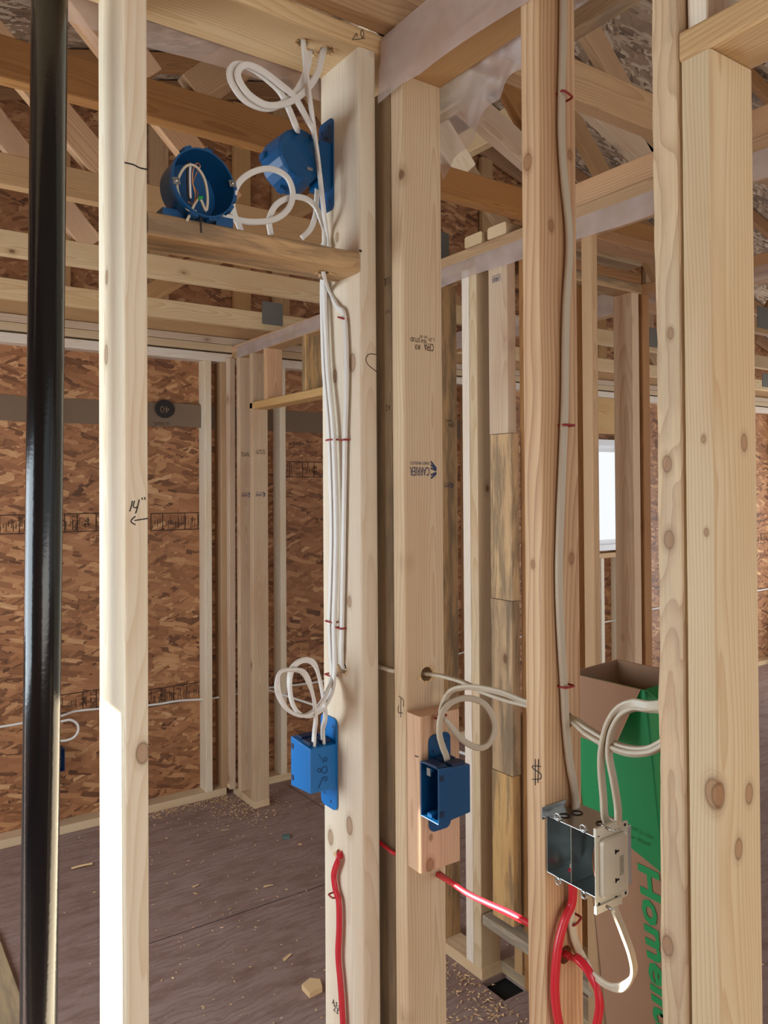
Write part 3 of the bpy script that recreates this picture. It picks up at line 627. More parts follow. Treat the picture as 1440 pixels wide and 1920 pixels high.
# ================================================================== GABLE WALL FRAMING
for (z0, z1, m, lb) in ((2.47, 2.508, 'spotty', 'topmost'), (2.428, 2.468, 'cream', 'middle'), (2.372, 2.418, 'pale', 'lowest')):
    board('top_plate', -1.1, 8.6, 4.06, 4.15, z0, z1, W[m], lb + ' of the three long plates along the back wall', 'board', bev=.003)
board('bottom_plate', -1.1, 1.76, 4.06, 4.15, 0, .04, W['cream'], 'long floor plate along the back wall', 'board', bev=.002)
board('bottom_plate', 1.90, 8.6, 4.06, 4.15, 0, .04, W['cream'], 'floor plate of the back wall beyond the far doorway', 'board', bev=.002)
for k, (x, m, lb) in enumerate(((.785, 'tan', 'back wall stud behind the black pipe'), (1.20, 'tan', 'back wall stud behind the sunlit stud'), (1.643, 'white', 'light back wall stud standing alone left of the room corner'),
    (1.735, 'tan', 'dark back wall stud in the room corner'), (2.095, 'white', 'back wall stud seen through the far doorway'), (2.56, 'tan', 'back wall stud behind the white cables'),
    (3.0, 'tan', 'back wall stud behind the centre stud'), (3.52, 'brown', 'back wall stud in the slot left of the white edged stud'), (5.24, 'tan', 'back wall stud at the right side of the window'), (4.40, 'tan', 'back wall stud at the left side of the window'),
    (5.9, 'tan', 'back wall stud right of the window'), (7.45, 'tan', 'back wall stud at the right edge'))):
    board('wall_stud', x, x + .038, 4.06, 4.15, .04, 2.372, W[m], lb, 'stud', bev=.003)
for k, (x, lb) in enumerate(((4.86, 'pale cripple stud below the window sill, left'), (5.08, 'pale cripple stud below the window sill, right'))):
    board('wall_stud', x, x + .038, 4.06, 4.15, .04, 1.12, W['white'], lb, 'stud')
board('window_sill_board', 4.44, 5.24, 4.06, 4.15, 1.12, 1.158, W['yellow'], 'rough sill board under the window', 'board')
board('window_header', 4.44, 5.24, 4.06, 4.10, 2.09, 2.37, W['yellow'], 'deep pale header above the window', 'board', bev=.002)
# building paper strip with printed mark
def strip(x0, x1, lb, curl=0):
    bm = bmesh.new(); n = 30
    prev = None
    for i in range(n + 1):
        x = x0 + (x1 - x0) * i / n; dz = .012 * nz(x * 3, 2); y = 4.144 - .004 * abs(nz(x * 5, 1)) - (.03 * max(0, (i - n + 3) / 3) if curl else 0)
        a, b = bm.verts.new((x, y, 2.008 + dz)), bm.verts.new((x, y, 2.132 + dz))
        if prev: bm.faces.new((prev[0], a, b, prev[1]))
        prev = (a, b)
    o = link('building_paper_strip', bm, MEMB); md = o.modifiers.new('s', 'SOLIDIFY'); md.thickness = .002; return tag(o, lb, 'strip')
st = strip(-1.1, 1.640, 'brown paper strip on the back wall with round 40 mark', 1)
strip(1.69, 3.9, 'brown paper strip on the back wall seen through the far doorway')
lc = ony(309, 770, 4.122)
bm = bmesh.new(); vv = []
for k in range(48):
    a = 2 * math.pi * k / 48; r_ = .052 + (.003 if k % 2 else 0); vv.append(bm.verts.new((lc.x + r_ * math.cos(a), lc.y, lc.z + .01 + r_ * math.sin(a) * .92)))
bm.faces.new(vv); bmesh.ops.recalc_face_normals(bm, faces=bm.faces); link('printed_seal', bm, INK, st)
stamp(st, 'printed_number', '40', (lc.x, lc.y - .001, lc.z + .006), -X, -Z, .052, MEMB, .036)
faint_text(st, 'printed_text', (lc.x - .022, lc.y, lc.z - .070), -X, -Z, .085, .014, 10, INK, 7)
faint_text(st, 'printed_text', (lc.x - .025, lc.y, lc.z - .090), -X, -Z, .10, .007, 14, INK, 8)
# sheathing print rows: boxes, lines and dates
def printrow(z, x0, x1, bits, flip=False):
    par = wb
    lines = [[(x0, 4.149, z + .045), (x1, 4.149, z + .045)], [(x0, 4.149, z - .045), (x1, 4.149, z - .045)]]
    rg = random.Random(int(z * 100) + int(x0 * 10)); x = x0
    while x < x1: lines.append([(x, 4.149, z - .045), (x, 4.149, z + .045)]); x += rg.uniform(.06, .13)
    stroke(par, 'sheathing_print', lines, -Y, INKBR, r=.0022, lift=0)
    lines = []; x = x0 + .01
    while x < x1:
        if rg.random() < .75:
            a = z - rg.uniform(.01, .038); b = a + rg.uniform(.02, .055); lines.append([(x, 4.149, a), (x, 4.149, min(b, z + .04))])
        x += rg.uniform(.006, .016)
    stroke(par, 'sheathing_print', lines, -Y, INKBR, r=.0016, lift=0)
    for (x, s_, w_) in bits: stamp(par, 'sheathing_date', s_, (x, 4.149, z), Z, -X, w_, INKBR, .028, lift=.002)
xr = lambda a, b: ony(a, b, 4.149)
printrow(xr(140, 980).z, xr(0, 980).x - .2, xr(185, 980).x + .03, [(xr(118, 980).x, 'D', .03), (xr(140, 980).x, 'OCT 2', .075), (xr(162, 980).x, '26', .04)])
printrow(xr(320, 978).z, xr(283, 978).x, 1.72, [])
printrow(xr(150, 1315).z, xr(113, 1315).x, xr(190, 1315).x, [(xr(157, 1325).x, '26', .04), (xr(174, 1325).x, 'OCT 25', .08)])
printrow(xr(340, 1300).z, xr(283, 1300).x - .05, 2.5, [(xr(304, 1300).x, '16', .04)])
printrow(xr(560, 880).z, 2.12, 2.6, [(xr(590, 882).x, '26', .045)])
printrow(xr(1425, 1010).z, 6.9, 7.6, [])

# ================================================================== ROOF TRUSSES
def seg_board(parent, name, a, b, width, th, mat, side=Y):
    """board from a to b in a plane y=const; width across, th along y"""
    a, b = V(a), V(b); d = (b - a); L = d.length; d.normalize(); s_ = d.cross(Y).normalized()
    m4 = Matrix((s_, Y, d)).transposed().to_4x4()
    if m4.to_3x3().determinant() < 0: m4 = Matrix((-s_, Y, d)).transposed().to_4x4()
    m4.translation = (a + b) / 2
    bm = box_bm(width, th, L, bev=.003); o = link(name, bm, mat); o.matrix_basis = m4
    if parent: adopt(o, parent)
    return o
def roofz(x): return RZ - SL * abs(x - RX)
names = ['directly above the drilled top plate', 'first beyond the drilled top plate', 'second beyond the drilled top plate', 'third, midway to the back wall', 'last before the back wall']
TY = [1.160, 1.756, 2.370, 3.068, 3.762]
TM = ['tan', 'brown', 'tan', 'cream', 'cream']
def gusset(par, c, sx=.075, sz=.10): link('gusset_plate', box_bm(sx, .0025, sz, loc=c), GUSSET, par)
for k, (y, m) in enumerate(zip(TY, TM)):
    T = thing('roof_truss', (3.4, y, 2.51), 'wooden roof truss ' + names[k], 'truss')
    ym = y + .019
    board('bottom_chord', -1.2, 8.6, y, y + .038, 2.512, 2.601, W[m], parent=T, bev=.003)
    seg_board(T, 'top_chord', (-1.5, ym, roofz(-1.5) - .06), (RX, ym, RZ - .06), .089, .038, W['brown'])
    seg_board(T, 'top_chord', (RX, ym, RZ - .06), (8.9, ym, roofz(8.9) - .06), .089, .038, W['brown'])
    far = [(5.2, 2.60, None, -1.0, 'tan'), (5.2, 2.60, None, 1.0, 'brown')] if k > 1 else []
    for (xf, zf, xh, zh, m_) in {0: [(2.6, 2.6, None, -1.0, 'tan')], 1: [(.58, 2.60, None, -1.06, 'pink'), (.69, 2.60, None, .98, 'tan'), (1.53, 2.60, None, -1.05, 'white'), (1.99, 2.62, None, -1.1, 'brown'), (2.0, 2.63, 1.15, 2.975, 'spotty'), (2.9, 2.65, 1.85, 3.05, 'spotty'), (2.75, 2.6, None, -.92, 'tan')],
            2: [(.675, 2.60, None, -1.0, 'pink'), (1.06, 2.60, None, -1.0, 'pink'), (3.4, 2.60, None, -1.0, 'tan')], 3: [(.80, 2.60, None, -1.15, 'pink'), (3.4, 2.6, None, -1., 'tan')], 4: [(1.22, 2.60, None, .7, 'tan'), (3.4, 2.6, None, -1., 'tan')]}[k] + far:
        if xh is None:
            xq = xf; sl = zh
            for _ in range(60):
                xq += .03 * (1 if sl > 0 else -1)
                if 2.6 + abs(sl) * abs(xq - xf) > roofz(xq) - .12: break
            xh, zh = xq, 2.6 + abs(sl) * abs(xq - xf)
        seg_board(T, 'web', (xf, ym, zf), (xh, ym, zh), .089, .036, W[m_])
    for xg in (1.9, 4.2, 6.7): gusset(T, (xg, y - .002, 2.60), .12, .12)
# gable end truss
G = thing('roof_truss', (3.4, 4.08, 2.51), 'gable end truss with upright studs against the strand board', 'truss')
board('bottom_chord', -1.2, 8.6, 4.075, 4.113, 2.512, 2.60, W['tan'], parent=G)
for x in (.35, .86, 1.36, 1.838, 2.085, 2.6, 3.1, 3.7, 4.3, 4.9, 5.5, 6.1, 6.7):
    o = board('gable_web', x, x + .10, 4.10, 4.138, 2.60, roofz(x) - .12, W['tan'], parent=G)
    gusset(G, (x + .05, 4.097, 2.63), .07, .10)
for xa, xb in ((-1.5, RX), (RX, 8.9)): seg_board(G, 'top_chord', (xa, 4.10, roofz(xa) - .06), (xb, 4.10, roofz(xb) - .06), .089, .038, W['brown'])
# loose framing in the attic
q1, q2 = onz(826, 214, 2.60), onz(973, 118, 2.60)
board('catwalk_board', q1.x, q1.x + .038, q2.y - .5, q1.y + .05, 2.602, 2.715, W['grey'], 'weathered plank lying across the trusses behind the plastic flap', 'board', rough=.03)
q1, q2 = ony(852, 275, 2.33), ony(916, 252, 1.83)
board('truss_brace', (q1.x + q2.x) / 2 - .019, (q1.x + q2.x) / 2 + .019, 1.80, 2.36, (q1.z + q2.z) / 2 - .05, (q1.z + q2.z) / 2 + .035, W['cream'], 'short pale brace between two trusses, above the far plate', 'board')
board('attic_blocking', 1.86, 1.898, .7, 1.74, 2.503, 2.60, W['pink'], 'pinkish blocking on edge on top of the far plate, right of the long cable', 'board')
for (px, py, lb) in ((871, 455, 'sawn board end resting on the far top plate, left'), (915, 426, 'sawn board end resting on the far top plate, right')):
    e = onx(px + 16, py, 1.80); board('joist_end', 1.80, 2.5, e.y - .045, e.y + .045, 2.502, 2.542, W['cream'], lb, 'board', bev=.007, rough=.03)

# ================================================================== ELECTRICAL BOXES
def quad_shell(fn, A, Bw, z, th, taper=0.0):
    """open box: fn maps (depth a, width b, height z) to the world; opening at a = A"""
    bm = bmesh.new(); A0 = 0.0
    def ring(a, i):
        k = taper * (1 - a / A); return [bm.verts.new(fn(a, b, zz)) for b, zz in ((i, z[0] + i + k), (Bw - i, z[0] + i + k), (Bw - i, z[1] - i - k), (i, z[1] - i - k))]
    o0, o1, i1, i0 = ring(0, 0), ring(A, 0), ring(A, th), ring(th, th)
    def br(r, s_):
        for k in range(4): bm.faces.new((r[k], r[(k + 1) % 4], s_[(k + 1) % 4], s_[k]))
    br(o0, o1); br(o1, i1); br(i1, i0); bm.faces.new(o0); bm.faces.new(list(reversed(i0)))
    bmesh.ops.recalc_face_normals(bm, faces=bm.faces); return bm
def blk_bm(fn, a0, a1, b0, b1, z0, z1, bm=None):
    bm = bm or bmesh.new()
    v = [bm.verts.new(fn(a, b, z)) for a in (a0, a1) for b in (b0, b1) for z in (z0, z1)]
    for f in ((0, 1, 3, 2), (4, 6, 7, 5), (0, 4, 5, 1), (2, 3, 7, 6), (0, 2, 6, 4), (1, 5, 7, 3)): bm.faces.new([v[i] for i in f])
    bmesh.ops.recalc_face_normals(bm, faces=bm.faces); return bm
def flange(fn, a0, a1, b, th, z0, z1, r=.012, holes=()):
    bm = bmesh.new(); P = []
    for (ca, cz, s0) in ((a1 - r, z1 - r, 0), (a0 + r, z1 - r, 90), (a0 + r, z0 + r, 180), (a1 - r, z0 + r, 270)):
        for k in range(6):
            an = math.radians(s0 + 18 * k); P.append((ca + r * math.cos(an), cz + r * math.sin(an)))
    t0 = [bm.verts.new(fn(a, b, z)) for a, z in P]; t1 = [bm.verts.new(fn(a, b + th, z)) for a, z in P]
    bm.faces.new(t0); bm.faces.new(list(reversed(t1)))
    for k in range(len(P)): bm.faces.new((t0[k], t1[k], t1[(k + 1) % len(P)], t0[(k + 1) % len(P)]))
    bmesh.ops.recalc_face_normals(bm, faces=bm.faces); return bm
def disc(fn3, c, n1, n2, r, bm=None):
    bm = bm or bmesh.new(); c = V(c); n1 = V(n1); n2 = V(n2)
    bm.faces.new([bm.verts.new(c + (n1 * math.cos(2 * math.pi * k / 14) + n2 * math.sin(2 * math.pi * k / 14)) * r) for k in range(14)]); return bm
def bevmod(o, w_=.0012):
    md = o.modifiers.new('b', 'BEVEL'); md.width = w_; md.segments = 2; md.limit_method = 'ANGLE'; return o

def single_gang(fn, loc, label, zc, A=.076, Bw=.056, mat=BLUE_LIT, fl=(0.0, .058), fz=(-.087, .087), nrm_fl=None):
    T = thing('electrical_box', loc, label, 'box')
    z = (zc - .047, zc + .047)
    bevmod(link('box_body', quad_shell(fn, A, Bw, z, .0022, .006), mat, T))
    # flange against the wood
    link('mounting_flange', flange(fn, fl[0], fl[1], -.003, .003, zc + fz[0], zc + fz[1]), mat, T)
    # raised cable clamps on the top and ribs on the bottom
    bm = bmesh.new()
    blk_bm(fn, .012, .040, .006, .025, z[1] - .004, z[1] + .002, bm); blk_bm(fn, .012, .040, .031, .050, z[1] - .004, z[1] + .002, bm)
    blk_bm(fn, .050, .070, .010, .046, z[1] - .001, z[1] + .0028, bm)
    link('cable_clamp', bm, NAVY, T)
    bm = bmesh.new()
    for zz in (zc - .030, zc + .030): blk_bm(fn, A - .012, A - .003, Bw - .0002, Bw + .0006, zz - .005, zz + .005, bm)
    link('side_slot', bm, NAVY, T)
    bm = bmesh.new()
    for zz in (zc - .041, zc + .036): blk_bm(fn, A - .022, A - .0005, Bw * .5 - .006, Bw * .5 + .006, zz, zz + .006, bm)
    link('screw_boss', bm, mat, T)
    bm = bmesh.new(); blk_bm(fn, A - .001, A + .0012, Bw * .5 - .0048, Bw * .5 + .0048, zc + .029, zc + .042, bm); tab = link('screw_tab', bm, STEELD, T)
    for q in ((fl[0] + .012, zc + fz[1] - .016), (fl[0] + .040, zc + fz[1] - .028), (fl[0] + .02, zc + fz[0] + .014), (fl[0] + .044, zc + fz[0] + .024)):
        bm = bmesh.new(); blk_bm(fn, q[0] - .002, q[0] + .002, -.0002, .0004, q[1] - .0025, q[1] + .0025, bm); link('nail_hole', bm, NAVY, T)
    return T
# box on the cable stud: its back faces the room, it opens away
fnA = lambda a, b, z: V((.778 - b, 1.283 + a, z))
TA = single_gang(fnA, (.75, 1.32, 1.10), 'bright blue switch box with two white cables, on the left pale stud', 1.145)
bm = bmesh.new()
ctr = V((.752, 1.2825, 1.143))
marks = []
for (dx, dz, r_) in ((0, 0, .006), (-.011, .001, .0035), (.002, .019, .0035), (.002, -.017, .0035)):
    marks.append([ctr + V((dx + r_ * math.cos(t_ * math.pi / 5), 0, dz + r_ * math.sin(t_ * math.pi / 5))) for t_ in range(11)])
marks.append([ctr + V((-.012, 0, .031)), ctr + V((-.002, 0, .014))]); marks.append([ctr + V((-.013, 0, -.031)), ctr + V((-.003, 0, -.012))])
stroke(TA, 'moulded_marks', marks, -Y, NAVY, r=.0005)
# box on the block: opens towards the left, lit inside
fnB = lambda a, b, z: V((.897 - a, 1.0865 - b, z))
TB = single_gang(fnB, (.86, 1.06, 1.10), 'open blue outlet box on the short block of the centre stud', 1.152, mat=BLUE_SHADED, A=.070, Bw=.050, fl=(.002, .050), fz=(-.082, .086))

# round fixture boxes
def round_box(c, axis, up, r, depth, label, loc, nseg=48, tabs=(62, 100, 170, 192, 212, 256, 288)):
    axis, up = V(axis).normalized(), V(up).normalized(); rt = axis.cross(up)
    T = thing('ceiling_fixture_box', loc, label, 'box')
    bm = bmesh.new(); c = V(c)
    prof = [(0, -depth), (r * .84, -depth), (r * .90, -depth + .006), (r, -.004), (r, 0), (r - .0028, 0), (r - .0028, -.004), (r * .86, -depth + .0075), (0, -depth + .004)]
    rings = []
    for (rr, a) in prof:
        if rr == 0: rings.append([bm.verts.new(c + axis * a)])
        else: rings.append([bm.verts.new(c + axis * a + (rt * math.cos(2 * math.pi * k / nseg) + up * math.sin(2 * math.pi * k / nseg)) * rr) for k in range(nseg)])
    for i in range(len(rings) - 1):
        A_, B_ = rings[i], rings[i + 1]
        for k in range(nseg):
            k2 = (k + 1) % nseg
            if len(A_) == 1: bm.faces.new((A_[0], B_[k], B_[k2]))
            elif len(B_) == 1: bm.faces.new((A_[k], B_[0], A_[k2]))
            else: bm.faces.new((A_[k], B_[k], B_[k2], A_[k2]))
    bmesh.ops.recalc_face_normals(bm, faces=bm.faces)
    link('box_body', bm, BLUE_SHADED, T)
    for k, ang in enumerate(tabs):
        a = math.radians(ang); d = rt * math.cos(a) + up * math.sin(a); tn = axis.cross(d)
        m = Matrix((d, tn, axis)).transposed()
        link('rim_tab', box_bm(.006, .013, .018, loc=c + d * (r + .001) + axis * -.010, rot=m), BLUE_SHADED, T)
    for ang in (-12, 168):
        a = math.radians(ang); d = rt * math.cos(a) + up * math.sin(a); tn = axis.cross(d); m = Matrix((d, tn, axis)).transposed()
        link('screw_tab', box_bm(.012, .011, .0016, loc=c + d * (r - .005) + axis * .0018, rot=m), STEELD, T)
        sc = bmesh.new(); bmesh.ops.create_cone(sc, cap_ends=True, segments=14, radius1=.0032, radius2=.0026, depth=.003)
        m4 = Matrix.Translation(c + d * (r - .005) + axis * .0038) @ m.to_4x4()
        for v in sc.verts: v.co = m4 @ v.co
        link('screw', sc, STEEL, T, True)
    return T
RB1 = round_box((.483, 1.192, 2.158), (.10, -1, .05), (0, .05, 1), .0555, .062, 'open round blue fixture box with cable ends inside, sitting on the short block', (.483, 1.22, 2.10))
link('mounting_foot', box_bm(.045, .030, .016, loc=(.447, 1.235, 2.108)), BLUE_SHADED, RB1); link('mounting_foot', box_bm(.03, .03, .016, loc=(.525, 1.225, 2.108)), BLUE_SHADED, RB1)
RB2 = round_box((.713, 1.350, 2.288), (0, 1, -.08), (0, .08, 1), .054, .066, 'round blue fixture box seen from behind, hung on the stud by a long bracket', (.713, 1.31, 2.29), nseg=20, tabs=(175,  250))
fnR = lambda a, b, z: V((.782 - b, 1.286 + a, z))
link('mounting_bracket', flange(fnR, 0, .052, .0, .003, 2.203, 2.380, r=.010), BLUE_SHADED, RB2)
link('bracket_neck', blk_bm(fnR, .006, .046, .003, .028, 2.242, 2.330), BLUE_SHADED, RB2)
for q in ((.012, 2.365), (.03, 2.35), (.02, 2.345), (.04, 2.362), (.014, 2.222), (.035, 2.214)):
    link('nail_hole', blk_bm(fnR, q[0] - .002, q[0] + .002, .0031, .0036, q[1] - .0025, q[1] + .0025), NAVY, RB2)
link('screw_tab', blk_bm(lambda a, b, z: V((.72 + a, 1.283 - b, z)), 0, .012, 0, .003, 2.262, 2.268), STEELD, RB2)
def at1(px, py, d=0.0): return ony(px, py, 1.185 + d)
for nm_, pts, m_, r_ in (('cable_end', [(350, 415), (372, 372), (386, 395), (389, 368), (383, 335), (368, 313), (352, 310), (340, 322), (332, 345), (337, 370), (352, 392), (368, 397)], PVCW, .0024),
        ('ground_wire', [(352, 378), (362, 382), (366, 365), (361, 340), (362, 318), (369, 306), (375, 312), (368, 325), (362, 345), (371, 365), (364, 380)], COPPER, .0012),
        ('black_wire', [(352, 303), (351, 330), (352, 360), (356, 378)], INK, .0018), ('white_wire', [(357, 306), (356, 335), (357, 372)], PVC, .0020),
        ('green_wire_nut', [(372, 372), (379, 370)], INKG, .0030)):
    link(nm_, sweep_bm([at1(a, b, .012 + .004 * math.sin(i)) for i, (a, b) in enumerate(pts)], circ(r_, 8), (0, -1, 0), 6), m_, RB1, True)

# steel two-gang box on the bold grained stud
SB = thing('steel_outlet_box', (.865, .75, 1.12), 'shiny open steel two-gang box with a loose cover plate, on the bold grained stud', 'box')
fnS = lambda a, b, z: V((.900 - a, .796 - b, z))
bevmod(link('box_body', quad_shell(fnS, .070, .092, (1.122, 1.203), .0014), STEEL, SB), .001)
link('divider', blk_bm(fnS, .001, .069, .0445, .0458, 1.124, 1.201), STEEL, SB)
link('mounting_ear', blk_bm(fnS, .030, .078, -.001, .0006, 1.198, 1.215), STEEL, SB)
link('mounting_ear', blk_bm(fnS, .066, .080, -.001, .009, 1.2035, 1.2050), STEEL, SB)
for (b, z) in ((.022, 1.207), (.022, 1.118), (.068, 1.207), (.068, 1.118)):
    bm = bmesh.new()
    pts = [fnS(.070, b + .0048 * math.cos(t_ * math.pi / 5), z + .0048 * math.sin(t_ * math.pi / 5)) for t_ in range(11)]
    sweep_bm(pts, circ(.0014, 6), X, 2, bm); blk_bm(fnS, .066, .0705, b - .005, b + .005, z - (.004 if z > 1.15 else -.001), z + (-.001 if z > 1.15 else .004), bm)
    link('screw_lug', bm, STEEL, SB, True)
bm = bmesh.new()
for (a, b) in ((.052, .018), (.030, .022), (.030, .066)):
    pts = [fnS(a + .008 * math.cos(t_ * math.pi / 5), b + .007 * math.sin(t_ * math.pi / 5), 1.2034) for t_ in range(11)]
    sweep_bm(pts, circ(.0008, 6), Z, 2, bm)
link('knockout', bm, DARK, SB, True)
bm = bmesh.new()
for (a, b0, z) in ((.004, .02, 1.160), (.004, .066, 1.15), (.004, .034, 1.135)):
    pts = [fnS(a, b0 + .006 * math.cos(t_ * math.pi / 5), z + .006 * math.sin(t_ * math.pi / 5)) for t_ in range(11)]; sweep_bm(pts, circ(.0012, 6), X, 2, bm)
bl = link('inner_boss', bm, STEEL, SB, True)
link('ground_wire', sweep_bm([fnS(.02 + a, b, z) for a, b, z in ((0, .060, 1.195), (.02, .066, 1.19), (.03, .078, 1.185), (.034, .083, 1.165), (.034, .084, 1.145), (.032, .078, 1.135), (.03, .070, 1.142), (.03, .068, 1.160), (.032, .073, 1.180), (.034, .079, 1.188))], circ(.0015, 8), X, 6), COPPER, SB, True)
link('black_wire', sweep_bm([fnS(.02 + a, b, z) for a, b, z in ((-.01, .05, 1.198), (.01, .056, 1.18), (.01, .060, 1.15), (.02, .072, 1.14), (.02, .08, 1.16), (0, .07, 1.19))], circ(.0022, 8), X, 6), INK, SB, True)
# cover plate standing on the right-hand side of the box, facing the camera side
fnC = lambda a, b, z: V((.822 + a, .702 - b, z))
CP = thing('steel_cover_plate', (.855, .70, 1.11), 'pale galvanised cover plate with raised panel, hanging on the steel box', 'cover')
link('plate', flange(fnC, 0, .066, 0, .0016, 1.112, 1.214, r=.004), PLATE, CP)
bm = bmesh.new()
def rr(a0, a1, z0, z1, b, r, n=5):
    P = []
    for (ca, cz, s0) in ((a1 - r, z1 - r, 0), (a0 + r, z1 - r, 90), (a0 + r, z0 + r, 180), (a1 - r, z0 + r, 270)):
        for k in range(n + 1): an = math.radians(s0 + 90 / n * k); P.append(bm.verts.new(fnC(ca + r * math.cos(an), b, cz + r * math.sin(an))))
    return P
r0, r1, r2, r3 = rr(.006, .060, 1.124, 1.203, .0015, .007), rr(.0065, .0595, 1.1245, 1.2025, .005, .007), rr(.009, .057, 1.127, 1.200, .0072, .005), rr(.013, .053, 1.131, 1.196, .0066, .004)
for A_, B_ in ((r0, r1), (r1, r2), (r2, r3)):
    for k in range(len(A_)): bm.faces.new((A_[k], B_[k], B_[(k + 1) % len(A_)], A_[(k + 1) % len(A_)]))
bm.faces.new(r3); bmesh.ops.recalc_face_normals(bm, faces=bm.faces); link('raised_panel', bm, PLATE, CP)
bm = bmesh.new()
for (a, z) in ((.037, 1.181), (.037, 1.143)): blk_bm(fnC, a - .004, a + .004, .0066, .0070, z - .0012, z + .0012, bm); blk_bm(fnC, a - .004, a - .0015, .0066, .0070, z - .003, z + .003, bm)
for (a, z) in ((.060, 1.209), (.060, 1.117), (.040, 1.209), (.040, 1.117), (.006, 1.208), (.006, 1.118)): disc(None, fnC(a, .0019, z), X, Z, .0022, bm)
link('slot', bm, DARK, CP)
link('maker_label', blk_bm(fnC, .0425, .0505, .0066, .0069, 1.147, 1.173), simple('dull_label', srgb(168, 166, 152), .6), CP)
faint_text(CP, 'maker_lettering', fnC(.0465, .0071, 1.160), -Z, X, .020, .0035, 8, STEELD, 3)
for z in (1.214, 1.112):
    bm = bmesh.new(); bmesh.ops.create_cone(bm, cap_ends=True, segments=10, radius1=.0022, radius2=.0018, depth=.018)
    m4 = Matrix.Translation(fnC(.020, .006, z + (.001 if z > 1.2 else -.001))) @ V((.5, -.6, -.4)).to_track_quat('Z', 'Y').to_matrix().to_4x4()
    for v in bm.verts: v.co = m4 @ v.co
    link('screw', bm, STEEL, CP, True)
    link('yoke', blk_bm(fnC, -.002, .050, 0, .004, z - .005, z + .005), PLATE, CP)
# small box far away on the hidden back stud
FB = thing('electrical_box', (.90, 4.05, .37), 'small dark blue box low on the back wall beside the black pipe', 'box')
fnF = lambda a, b, z: V((.826 + b, 4.08 - a, z)); bevmod(link('box_body', quad_shell(fnF, .06, .085, (.318, .425), .003), NAVY, FB))
link('mounting_flange', flange(fnF, 0, .05, -.003, .003, .30, .44), NAVY, FB)

# ================================================================== CABLES
fx = .7765
def PX(pts, c): return [onx(a, b, c) for a, b in pts]
def PY(pts, c): return [ony(a, b, c) for a, b in pts]
cab = lambda nm, pts, lb, **k: cable(nm, pts, k.pop('mat', PVC), lb, 'cable', **k)
end1 = fnA(.028, .041, 1.185); end2 = fnA(.026, .014, 1.185)
cab('white_cable', PX([(611, 470), (608, 540), (611, 620), (615, 700), (624, 800), (628, 900), (630, 1000), (628, 1100), (626, 1165), (627, 1225), (627, 1262)], fx - .006) + PY([(621, 1300), (603, 1330), (575, 1343), (552, 1327), (543, 1290), (547, 1255), (568, 1238), (590, 1246), (603, 1290), (610, 1340)], 1.270) + [fnA(.012, .022, 1.215), fnA(.014, .020, 1.186)],
    'white cable stapled down the left pale stud, its loop nearer the stud', up=(-1, 0, 0))
cab('white_cable', PX([(606, 455), (604, 540), (605, 620), (608, 700), (616, 800), (620, 900), (622, 1000), (620, 1100), (618, 1165), (620, 1225), (622, 1262)], fx - .004) + PY([(612, 1300), (592, 1330), (565, 1342), (537, 1328), (521, 1296), (524, 1262), (545, 1256), (570, 1262), (586, 1300), (592, 1345)], 1.262) + [fnA(.012, .040, 1.215), fnA(.014, .041, 1.184)],
    'white cable stapled down the left pale stud, its loop reaching farthest left', up=(-1, 0, 0))
cab('white_cable', [hb + V((0, .004, .03)), hb] + PX([(617, 545), (632, 575), (646, 596), (650, 700), (647, 825), (645, 950), (643, 1080), (641, 1175), (640, 1225)], fx) + [V((.784, hs2.y, hs2.z)), V((.82, hs2.y, hs2.z))],
    'white cable slanting out of the block and down the right half of the pale stud', up=(-1, 0, 0))
cab('white_cable', [hp[0] + Z * .03] + PY([(569, 84), (576, 150), (585, 215)], 1.240) + PY([(594, 280), (601, 340), (607, 395)], 1.270) + PX([(613, 440), (616, 468)], .772), 'straight white cable dropping from the top plate past the round box', up=(-1, 0, 0))
cab('white_cable', [hp[1] + Z * .03] + PY([(579, 112), (568, 150), (545, 182), (505, 203), (462, 190), (436, 158), (431, 133), (443, 121), (468, 126), (500, 148), (527, 175), (544, 210), (556, 240)], 1.262) + [V((.722, 1.315, 2.345)), V((.722, 1.32, 2.32))],
    'white cable with the outer wide loop under the top plate', w_=.0060, h_=.0040)
cab('white_cable', [hp[2] + Z * .03] + PY([(605, 100), (595, 138), (575, 168), (545, 190), (505, 198), (470, 180), (449, 152), (447, 132), (462, 122), (490, 132), (525, 158), (552, 182), (574, 220), (588, 245)], 1.25) + [V((.752, 1.315, 2.335)), V((.752, 1.32, 2.31))],
    'white cable with the inner wide loop under the top plate', w_=.0060, h_=.0040)
cab('white_cable', PY([(420, 405), (440, 411), (475, 416), (515, 411), (541, 391), (549, 362), (538, 332), (510, 317), (478, 321), (450, 340), (436, 372), (438, 398), (449, 425), (455, 445)], 1.285), 'white cable circling in the air right of the open round box')
cab('white_cable', PY([(508, 440), (505, 412), (518, 384), (545, 370), (572, 372), (592, 388), (602, 412), (610, 445)], 1.30) + [V((.765, 1.30, 2.08))], 'white cable making a half circle behind the short block')
cab('white_cable', PY([(597, 334), (594, 370), (592, 400), (583, 428), (566, 446)], 1.31), 'short white cable curving down from the bracketed round box', w_=.0052)
# red cable on the pale stud
cab('red_cable', [V((.80, hr2.y, hr2.z))] + PX([(637, 1604)], fx) + PX([(633, 1616), (626, 1640), (629, 1668), (635, 1690), (636, 1740), (634, 1790), (638, 1840), (642, 1900), (645, 1990), (645, 2200)], fx - .003), 'red cable hanging down the left pale stud', mat=RED, w_=.0062, h_=.0045, up=(-1, 0, 0))
